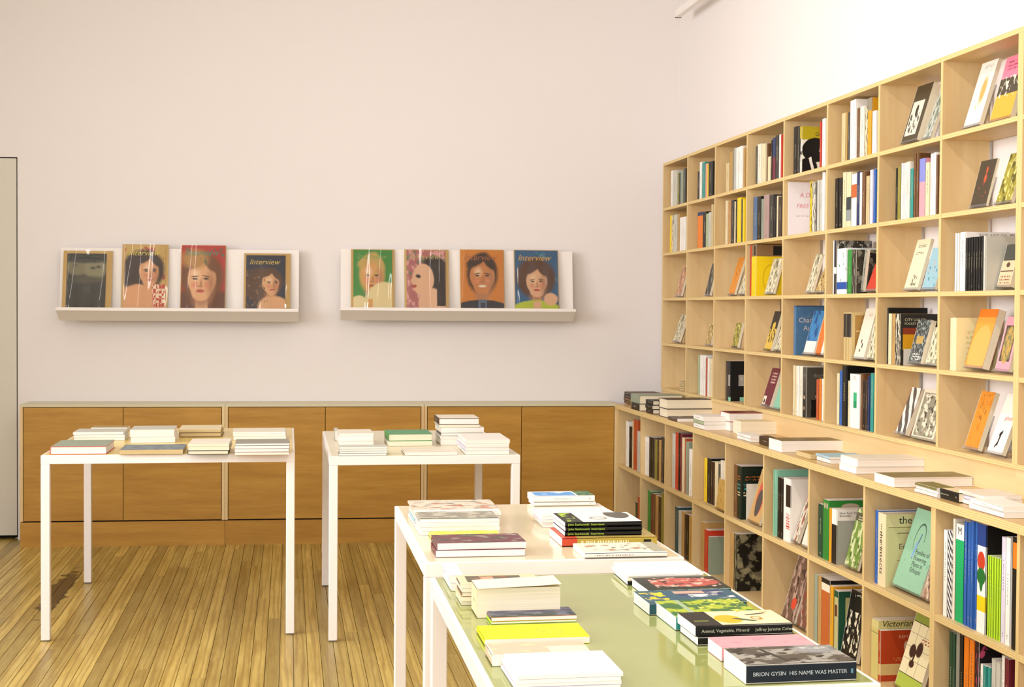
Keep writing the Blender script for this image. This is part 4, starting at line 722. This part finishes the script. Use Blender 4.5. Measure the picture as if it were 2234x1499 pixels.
flat('L', 292, 322, 830, 238, [(1, 'black', {'p': 'w'}), (1, 'offwhite', {'p': 'w'}), (1, 'white', {'p': 'w'})], yback=152, what='splayed white pile at the rear of the green table', edge='spine', rot=0)
MEAT = D('cover_flesh', '22261e', [('e', .55, .45, .36, .42, 'b4524a', .05), ('n', 5, .53, 'e8b9a4', (.1, .05, .95, .85)), ('n', 8, .56, '5a1f1c', (.1, .05, .95, .85)), ('r', 0, .86, 1, 1, '22261e'), ('r', 0, 0, .14, 1, '1c211c')])
flat('L', 440, 415, 1038, 352, [(1, MEAT, {'b': 'dark green', 's': 'dark green', 'rough': .25})], depth=.15, what='dark book with a red flesh painting on the green table', edge='spine', rot=1)
BLUEY = D('cover_bluecollage', '2a5568', [('r', .1, .78, .8, .95, '2a5568'), ('n', 7, .5, 'e0c82a', (.2, .74, .9, .98)), ('r', .5, .12, .92, .6, '2f3f66'), ('n', 4, .5, 'e8e2d8', (.3, .05, .8, .5)), ('r', .7, .3, .9, .62, 'c9a08a')])
flat('L', 450, 535, 1150, 448, [(1, BLUEY, {'b': 'dark teal', 's': 'dark teal', 'rough': .22})], yback=358, what='blue collage paperback on the green table', edge='spine', rot=1)
LEAFY = D('cover_leafy', '3a6a34', [('n', 4, .48, 'a8b830'), ('n', 7, .55, 'd0cf5a', (0, 0, 1, .6)), ('r', 0, .72, 1, .78, '9ab08a')])
flat('L', 640, 645, 1260, 545, [(1, LEAFY, {'b': 'teal', 's': 'teal', 'p': 'w', 'rough': .15})], yback=425, what='wrapped green leafy book between the blue and black ones', edge='spine', rot=1)
VEG = D('cover_vegetable', 'efdfae', [('r', 0, .72, 1, 1, '1c1a16'), ('d', .3, .8, .38, .95, '8a9a3c', 1), ('e', .42, .58, .3, .14, 'd0ac24', .05), ('r', .2, .38, .5, .46, '3f5230', 40), ('n', 6, .57, 'c9a860', (0, 0, 1, .4)), ('e', .45, .28, .12, .06, 'a87a3c', .1), ('e', .45, .28, .07, .035, 'efdfae', .1), ('r', .7, .1, .76, .36, '3a2a20', 25)])
flat('L', 800, 755, 1498, 610, [(1.05, 'black', {'s': 'black'}), (1.3, VEG, {'b': 'black', 's': D('spine_plainblack', '100f0d', []), 'st': ('Animal, Vegetable, Mineral     Jeffrey Jerome Cohen', .0095, 'b9b9a4', .94), 'N': 'black paperback with yellow squash', 'dx': -.006, 'dy': 0, 'r': 0})], depth=.13, what='pair on the green table', edge='spine', rot=1)
flat('L', 968, 868, 1640, 765, [(1, D('cover_rosy', 'd99aa0', [('n', 3, .55, 'cf8a96')]), {'b': 'pink', 's': 'pink'})], yback=690, what='pink paperback behind the navy-spined book', edge='spine', rot=1)
GYS = D('cover_darkmono', '4f473c', [('n', 3, .46, '9a968c'), ('n', 6, .54, '2a2620', (0, .1, 1, 1)), ('r', .1, .62, .9, .66, '2f2c28', 8), ('e', .8, .2, .25, .18, '8d8f90', .3), ('n', 4, .55, 'c9c4b8', (.6, 0, 1, .4))])
flat('L', 1142, 1032, 1938, 890, [(1, GYS, {'s': D('spine_bluecharcoal', '14202a', [('r', .38, .03, .62, .05, '5a8a9a')]), 'st': ('BRION GYSIN  HIS NAME WAS MASTER', .0105, 'b9c4c6', .94, .5), 'rough': .2})], yback=765, what='thick book with a navy spine and grey photograph on the green table', edge='spine', rot=1)
# --- counter
GC = 'books on the counter'; CP = .9156
def cflat(*a, **k): flat(*a, plane=CP, group=GC, **k)
cflat('F', 118, 142, 335, 58, [(1, 'brown', {'p': 't'}), (1, 'brown', {'p': 't'}), (1, 'dark brown', {'p': 't'}), (1, 'dark brown', {'p': 't'})], depth=.2, what='brown pile on the counter by the back wall', edge='tail')
cflat('F', 178, 186, 488, 75, [(1, 'black', {'hard': True, 'p': 'c'}), (1.2, 'grey green', {'hard': True, 'p': 'c'})], depth=.2, what='pale pair beside the brown pile', edge='tail')
cflat('F', 270, 208, 372, 112, [(1, 'black', {'hard': True, 'p': 'c'}), (1, 'black', {'hard': True, 'p': 'c'}), (1, 'black', {'hard': True, 'p': 'c'})], depth=.16, what='small black hardcover pile', edge='tail')
cflat('F', 376, 234, 710, 102, [(1, 'dark brown', {'hard': True, 'p': 'c'}), (1.1, 'dark brown', {'hard': True, 'p': 'c'})], depth=.17, what='large dark-boarded pair on the counter', edge='fore')
cflat('F', 448, 262, 655, 240, [(1, D('cover_darkphoto', '4a3a34', [('n', 4, .5, '8a7a70')]), {'b': 'white'})], depth=.2, what='thin white book with dark photo cover on the counter', edge='tail')
cflat('F', 640, 322, 818, 226, [(1, 'white', {'p': 'w'}), (.7, 'sage', {'p': 'w'}), (1, 'white', {'p': 'w'})], depth=.2, what='white and green pile on the counter', edge='tail')
cflat('F', 822, 328, 1115, 200, [(1, 'lavender', {'p': 'w'}), (1, 'maroon', {'p': 'w', 'hard': True, 'b': 'rust'})], depth=.17, what='pair with rust board edges on the counter', edge='fore')

cflat('G', 58, 242, 372, 140, [(1, 'cream', {'p': 'c'})], depth=.13, what='thick cream paperback before the rust-edged pair', edge='fore')
cflat('G', 135, 300, 250, 250, [(1, 'white'), (1, 'white')], depth=.2, what='thin white pair on the counter', edge='tail')
cflat('G', 290, 340, 362, 272, [(1, 'dark brown', {'hard': True, 'p': 'c'})], depth=.17, what='small brown hardcover between white counter books', edge='tail')
cflat('G', 370, 378, 842, 290, [(1, D('cover_umber', '7a6440', [('n', 4, .55, '8a7450')]), {'p': 'w', 'b': 'offwhite'})], depth=.17, what='thick white-paged book with umber cover on the counter', edge='fore')
cflat('G', 592, 432, 900, 392, [(1, 'kraft', {'p': 't'})], depth=.17, what='curled kraft booklet on the counter', edge='fore')
cflat('G', 742, 466, 1040, 412, [(1, 'white'), (.6, 'light blue')], depth=.155, what='white and pale blue pair on the counter', edge='tail')
cflat('G', 948, 545, 1500, 428, [(1, 'white', {'hard': True}), (1.1, 'offwhite', {'hard': True, 'b': 'white'})], depth=.17, what='large white hardcover pair on the counter', edge='fore')
cflat('G', 1232, 646, 1848, 572, [(1, D('cover_oliveumber', '7d6f44', [('n', 4, .55, '8d7f54')]), {'b': 'white', 'hard': True})], depth=.17, what='white hardcover with olive cover on the counter', edge='fore')
cflat('G', 1568, 728, 1715, 652, [(1, 'white'), (1, 'white'), (1, D('cover_olivegreen', '6f6a34', [('n', 4, .55, '8d7f3c')]), {'N': 'olive-covered book'})], depth=.17, what='white pile beside the black-boarded book', edge='tail')
cflat('G', 1728, 768, 1870, 690, [(1, 'cream', {'b': 'black', 's': 'black', 'hard': True, 'p': 'c'})], depth=.2, what='small cream book with black boards on the counter', edge='tail')
cflat('G', 1925, 815, 2215, 712, [(1, 'white'), (1, 'lavender'), (1, 'offwhite')], depth=.17, what='white pile past the black-boarded book', edge='tail')
cflat('G', 2085, 885, 2330, 800, [(1, 'white'), (1, 'white')], depth=.22, what='white pair at the counter edge', edge='tail')

# ================================================================== magazine ledges on the back wall
def person(cx, cy, w, h, skin, hair, lips='b0503c', turn=0.0, big=1.25, dark=None):
    """a plain made-up face: hair mass, neck, head, cheeks, brows, eyes, nose, mouth"""
    sh = dark or 'b07a54'; lt = 'f0cda4'
    return [('e', cx, cy + h * .2, w * big, h * 1.18, hair, .12), ('e', cx, cy - h * 1.25, w * .36, h * .7, skin, .1), ('e', cx, cy - h * .95, w * .42, h * .3, sh, .7), ('e', cx, cy + h * .1, w * .8, h * .86, skin, .06), ('e', cx + turn * .5, cy - h * .42, w * .58, h * .56, skin, .08),
            ('e', cx + w * .52, cy - h * .12, w * .2, h * .5, sh, .9), ('e', cx - w * .25 + turn, cy + h * .3, w * .2, h * .2, lt, .9), ('e', cx - w * .34 + turn, cy - h * .2, w * .14, h * .12, 'd88a6a', .9), ('e', cx + w * .36 + turn, cy - h * .2, w * .12, h * .12, 'd88a6a', .9),
            ('e', cx - w * .35, cy + h * .98, w * .7, h * .3, hair, .2, 20), ('e', cx + w * .5, cy + h * .85, w * .5, h * .3, hair, .2, -35),
            ('e', cx - w * .33 + turn, cy + h * .22, w * .2, h * .035, hair, .5, 6), ('e', cx + w * .33 + turn, cy + h * .22, w * .2, h * .035, hair, .5, -6),
            ('e', cx - w * .32 + turn, cy + h * .1, w * .14, h * .05, '3a2a20', .4), ('e', cx + w * .32 + turn, cy + h * .1, w * .14, h * .05, '3a2a20', .4),
            ('e', cx + w * .07 + turn * 1.4, cy - h * .14, w * .06, h * .16, sh, .8), ('e', cx + turn * 1.3, cy - h * .27, w * .14, h * .04, sh, .7), ('e', cx + turn, cy - h * .5, w * .24, h * .075, lips, .3)]
ART = [D('art_dark_heads', '2f2b1e', [('e', .28, .78, .3, .16, '7a7250', .2), ('e', .72, .74, .28, .2, '8a8260', .2), ('e', .66, .75, .06, .025, '4a4430', .6), ('e', .8, .77, .06, .025, '4a4430', .6), ('e', .2, .8, .05, .02, '4a4430', .6), ('e', .5, .9, .6, .06, '1c1a12', .4), ('n', 4, .55, '3f3a28', (0, 0, 1, .5)), ('e', .55, .55, .4, .06, '4f4830', .5)]),
       D('art_gingham', 'c9a860', [('n', 5, .55, 'b0523c'), ('e', .42, .6, .5, .34, '3d2a1e', .1)] + person(.6, .6, .3, .23, 'd8a06e', '3d2a1e', turn=.03) + [('e', .35, .12, .55, .3, 'd8a06e', .06), ('r', .7, 0, 1, .42, 'c2452c'), ('c', .7, 0, 1, .42, 'ecd9b8', 14)], warp=.03),
       D('art_red_blonde', 'b9322a', [('e', .5, .1, .7, .3, '6a3a20', .1)] + person(.47, .47, .4, .31, 'e0ac7c', '7a4a26', 'b4483c', big=1.25, turn=-.03) + [('e', .3, .8, .3, .14, 'b98a4a', .3), ('n', 6, .62, '3f6a4a', (0, .7, 1, 1))], warp=.03),
       D('art_curls', '2a2c3e', [('n', 9, .5, '6a4a30', (0, .1, .75, .75)), ('e', .4, .48, .42, .3, '5a3c26', .15)] + person(.62, .5, .27, .2, 'dba878', '5a3c26', turn=.05, big=1.15) + [('e', .7, .08, .4, .22, 'dba878', .08), ('n', 12, .58, '8a6440', (0, .1, .55, .75))], warp=.05),
       D('art_green_blond', '3f8a34', person(.48, .56, .36, .28, 'd6a05c', 'c4a258', 'a8583c', big=.92) + [('e', .8, .12, .5, .36, 'e2cf9a', .05), ('e', .15, .02, .3, .24, 'e2cf9a', .05), ('r', .38, .0, .5, .2, 'd6a05c')], warp=.03),
       D('art_flowers', 'b06a68', [('n', 6, .5, 'd69a90'), ('n', 9, .55, '6a7a52', (0, .5, 1, 1)), ('e', .7, .55, .42, .36, '2a1a16', .06), ('e', .42, .52, .28, .26, 'e0b490', .05), ('e', .16, .5, .06, .04, 'e0b490', .2), ('e', .66, .12, .36, .26, 'e0b490', .06), ('e', .3, .58, .06, .03, '2a1a16', .3), ('e', .2, .42, .06, .025, 'b4483c', .2), ('r', .78, .1, 1, .6, '2a1a16')], warp=.04),
       D('art_orange_grin', 'd0812a', person(.5, .56, .36, .28, 'c98248', '3a2416', 'e8d8c4', big=1.0) + [('e', .5, .0, .75, .2, '2a2630', .05), ('r', .4, .02, .6, .2, '5a6a80'), ('r', .46, 0, .56, .15, '2f3340')], warp=.03),
       D('art_blue_curls', '2a5f86', [('n', 5, .58, '3a7f9a'), ('e', .48, .56, .46, .32, '5a3826', .12)] + person(.5, .48, .3, .24, 'e0b088', '5a3826', 'b4483c', big=1.3) + [('e', .5, .0, .62, .2, 'b9c42e', .05), ('e', .82, .22, .16, .1, 'e0b088', .1), ('r', .42, 0, .6, .18, 'e0b088')], warp=.03)]
WORDS = ['black and white', 'red gingham', 'red', 'navy', 'green', 'floral pink', 'orange', 'bright blue']
WHO = ['two dim heads', 'a dark-haired sitter', 'a fair-haired sitter', 'a curly-haired sitter', 'a blond sitter', 'a dark-haired profile', 'a grinning sitter', 'a sitter with brown curls']
TITLE = ['4a4636', 'd8c23a', '4f8a6a', 'd8b84a', '7fa04a', 'b0a060', 'a85a2c', 'e0a82c']
BOARDS = [((447, 797, 215), (475, 755, 237)), ((865, 1195, 170), (885, 1175, 184)), ((1285, 1605, 175), (1290, 1601, 179)), ((1735, 2065, 235), (1750, 2030, 250)),
          ((215, 525, 205), (232, 508, 211)), ((595, 910, 207), (610, 887, 213)), ((990, 1305, 207), (995, 1300, 212)), ((1375, 1690, 210), (1380, 1686, 215))]
for s in range(2):
    xa_, xb_ = ((122, 650.5), (743, 1256))[s]; off = .13
    x0, z0 = wall_x(xa_, 672, off + .1); x1, _ = wall_x(xb_, 676, off + .1); zl = (wall_x(xa_, 668, off + .1)[1] + wall_x(xb_, 676, off + .1)[1]) / 2
    L_ = empty('magazine_ledge', BW + WX * ((x0 + x1) / 2) - WN * off + Vector((0, 0, zl - .075)), -DEL)
    tag(L_, ('white tilted wall ledge holding four worn magazines, towards the flush door', 'white tilted wall ledge holding four magazines, towards the bookcase')[s], 'ledge', 'magazine ledges on the back wall')
    hw = (x1 - x0) / 2; tilt = math.radians(8)
    WHT = plain('efe8e2', .5, 'ledge_white')
    # back panel leaning to the wall, ledge rising forwards from its foot
    def lp(y, z): return (y, z)
    by, bzz = math.sin(tilt), math.cos(tilt)
    extrude('back_panel', [(0, 0), (.47 * by, .47 * bzz), (.47 * by + .012, .47 * bzz), (.012, -.002)], -hw, hw, WHT, L_)
    extrude('ledge', [(.012, -.012), (0.0, .008), (-.092, .075), (-.108, .075), (-.108, .055)], -hw, hw, WHT, L_)
    extrude('wall_bracket', [(.012, .12), (.128 - .0, .12), (.128, .16), (.03, .16)], -hw + .12, -hw + .17, WHT, L_); extrude('wall_bracket', [(.012, .12), (.128, .12), (.128, .16), (.03, .16)], hw - .17, hw - .12, WHT, L_)
    base = L_.location.copy(); Lrot = Matrix.Translation(base) @ Matrix.Rotation(-DEL, 4, 'Z')
    for k in range(4):
        i = s * 4 + k; v = 'VW'[s]; (bx0, bx1, bt), (cx0, cx1, ctop) = BOARDS[i]
        q = [on_plane(BW - WN * (off - .02), WN, *px(v, x, y)) for x, y in ((bx0, bt), (bx1, bt), (cx0, ctop), (cx1, ctop))]
        lx = [(p - base).dot(WX) for p in q]; topz = q[0].z - base.z; ctz = q[2].z - base.z
        foot_y, foot_z = -.034, .046            # stands in the trough, leaning on the panel
        lean = math.atan2(.1405 * topz - .011 - foot_y, topz - foot_z); hh = (topz - foot_z) / math.cos(lean); ch = (ctz - foot_z) / math.cos(lean)
        wv = lx[1] - lx[0]
        M = Lrot @ Matrix.Translation((lx[0], foot_y, foot_z)) @ Matrix.Rotation(-lean, 4, 'X')
        o = link('magazine', boxmesh('magazine', lx[2] - lx[0], -.004, .001, lx[3] - lx[0], .0, ch), None, (PG['t'], ART[i])); o.matrix_world = M
        me = o.data; uv = me.uv_layers.new(name='UVMap').data
        for p in me.polygons:
            if p.normal.y < -.9: p.material_index = 1
            for li in p.loop_indices:
                c_ = me.vertices[me.loops[li].vertex_index].co; uv[li].uv = ((c_.x - (lx[2] - lx[0])) / (lx[3] - lx[2]), c_.z / ch)
        tag(o, '%s magazine cover with %s, in a clear sleeve' % (WORDS[i], WHO[i]), 'magazine', 'sleeved magazines on the wall ledges')
        link('backing_board', boxmesh('backing_board', 0, .0004, 0, wv, .003, hh), o, (plain('c9a463', .8, 'backing_card'),))
        put_text(o, 'Interview', (lx[3] - lx[2]) * .2, TITLE[i], frame3((1, 0, 0), (0, 0, 1), (0, -1, 0), (lx[2] - lx[0] + .02, -.0046, ch - (lx[3] - lx[2]) * .24)), shear=.35)
        # crinkled clear sleeve
        n = 36; m_ = 14; vs = []; fs = []; rnd = random.Random(i)
        ph = [rnd.uniform(0, 6.3) for _ in range(4)]; fq = rnd.uniform(.8, 1.3)
        for a in range(n + 1):
            for b in range(m_ + 1):
                u, v2 = a / n, b / m_
                e_ = .0026 * math.sin(6.283 * u * fq + ph[0] + .9 * math.sin(2.2 * v2 + ph[3])) + .0011 * math.sin(6.283 * u * 2.7 + ph[1] - 1.2 * v2) + .0006 * math.sin(6.3 * v2 * 1.5 + ph[2])
                edge_ = min(1, 9 * min(u, 1 - u) + .05); vs.append((-.003 + u * (wv + .006), -.0095 + e_ * edge_ + .003 * (1 - edge_), -.001 + v2 * (hh + .004)))
        for a in range(n):
            for b in range(m_): k0 = a * (m_ + 1) + b; fs.append((k0, k0 + m_ + 1, k0 + m_ + 2, k0 + 1))
        sm = bpy.data.meshes.new('plastic_sleeve'); sm.from_pydata(vs, [], fs)
        for p in sm.polygons: p.use_smooth = True
        link('plastic_sleeve', sm, o, (SLEEVE,))
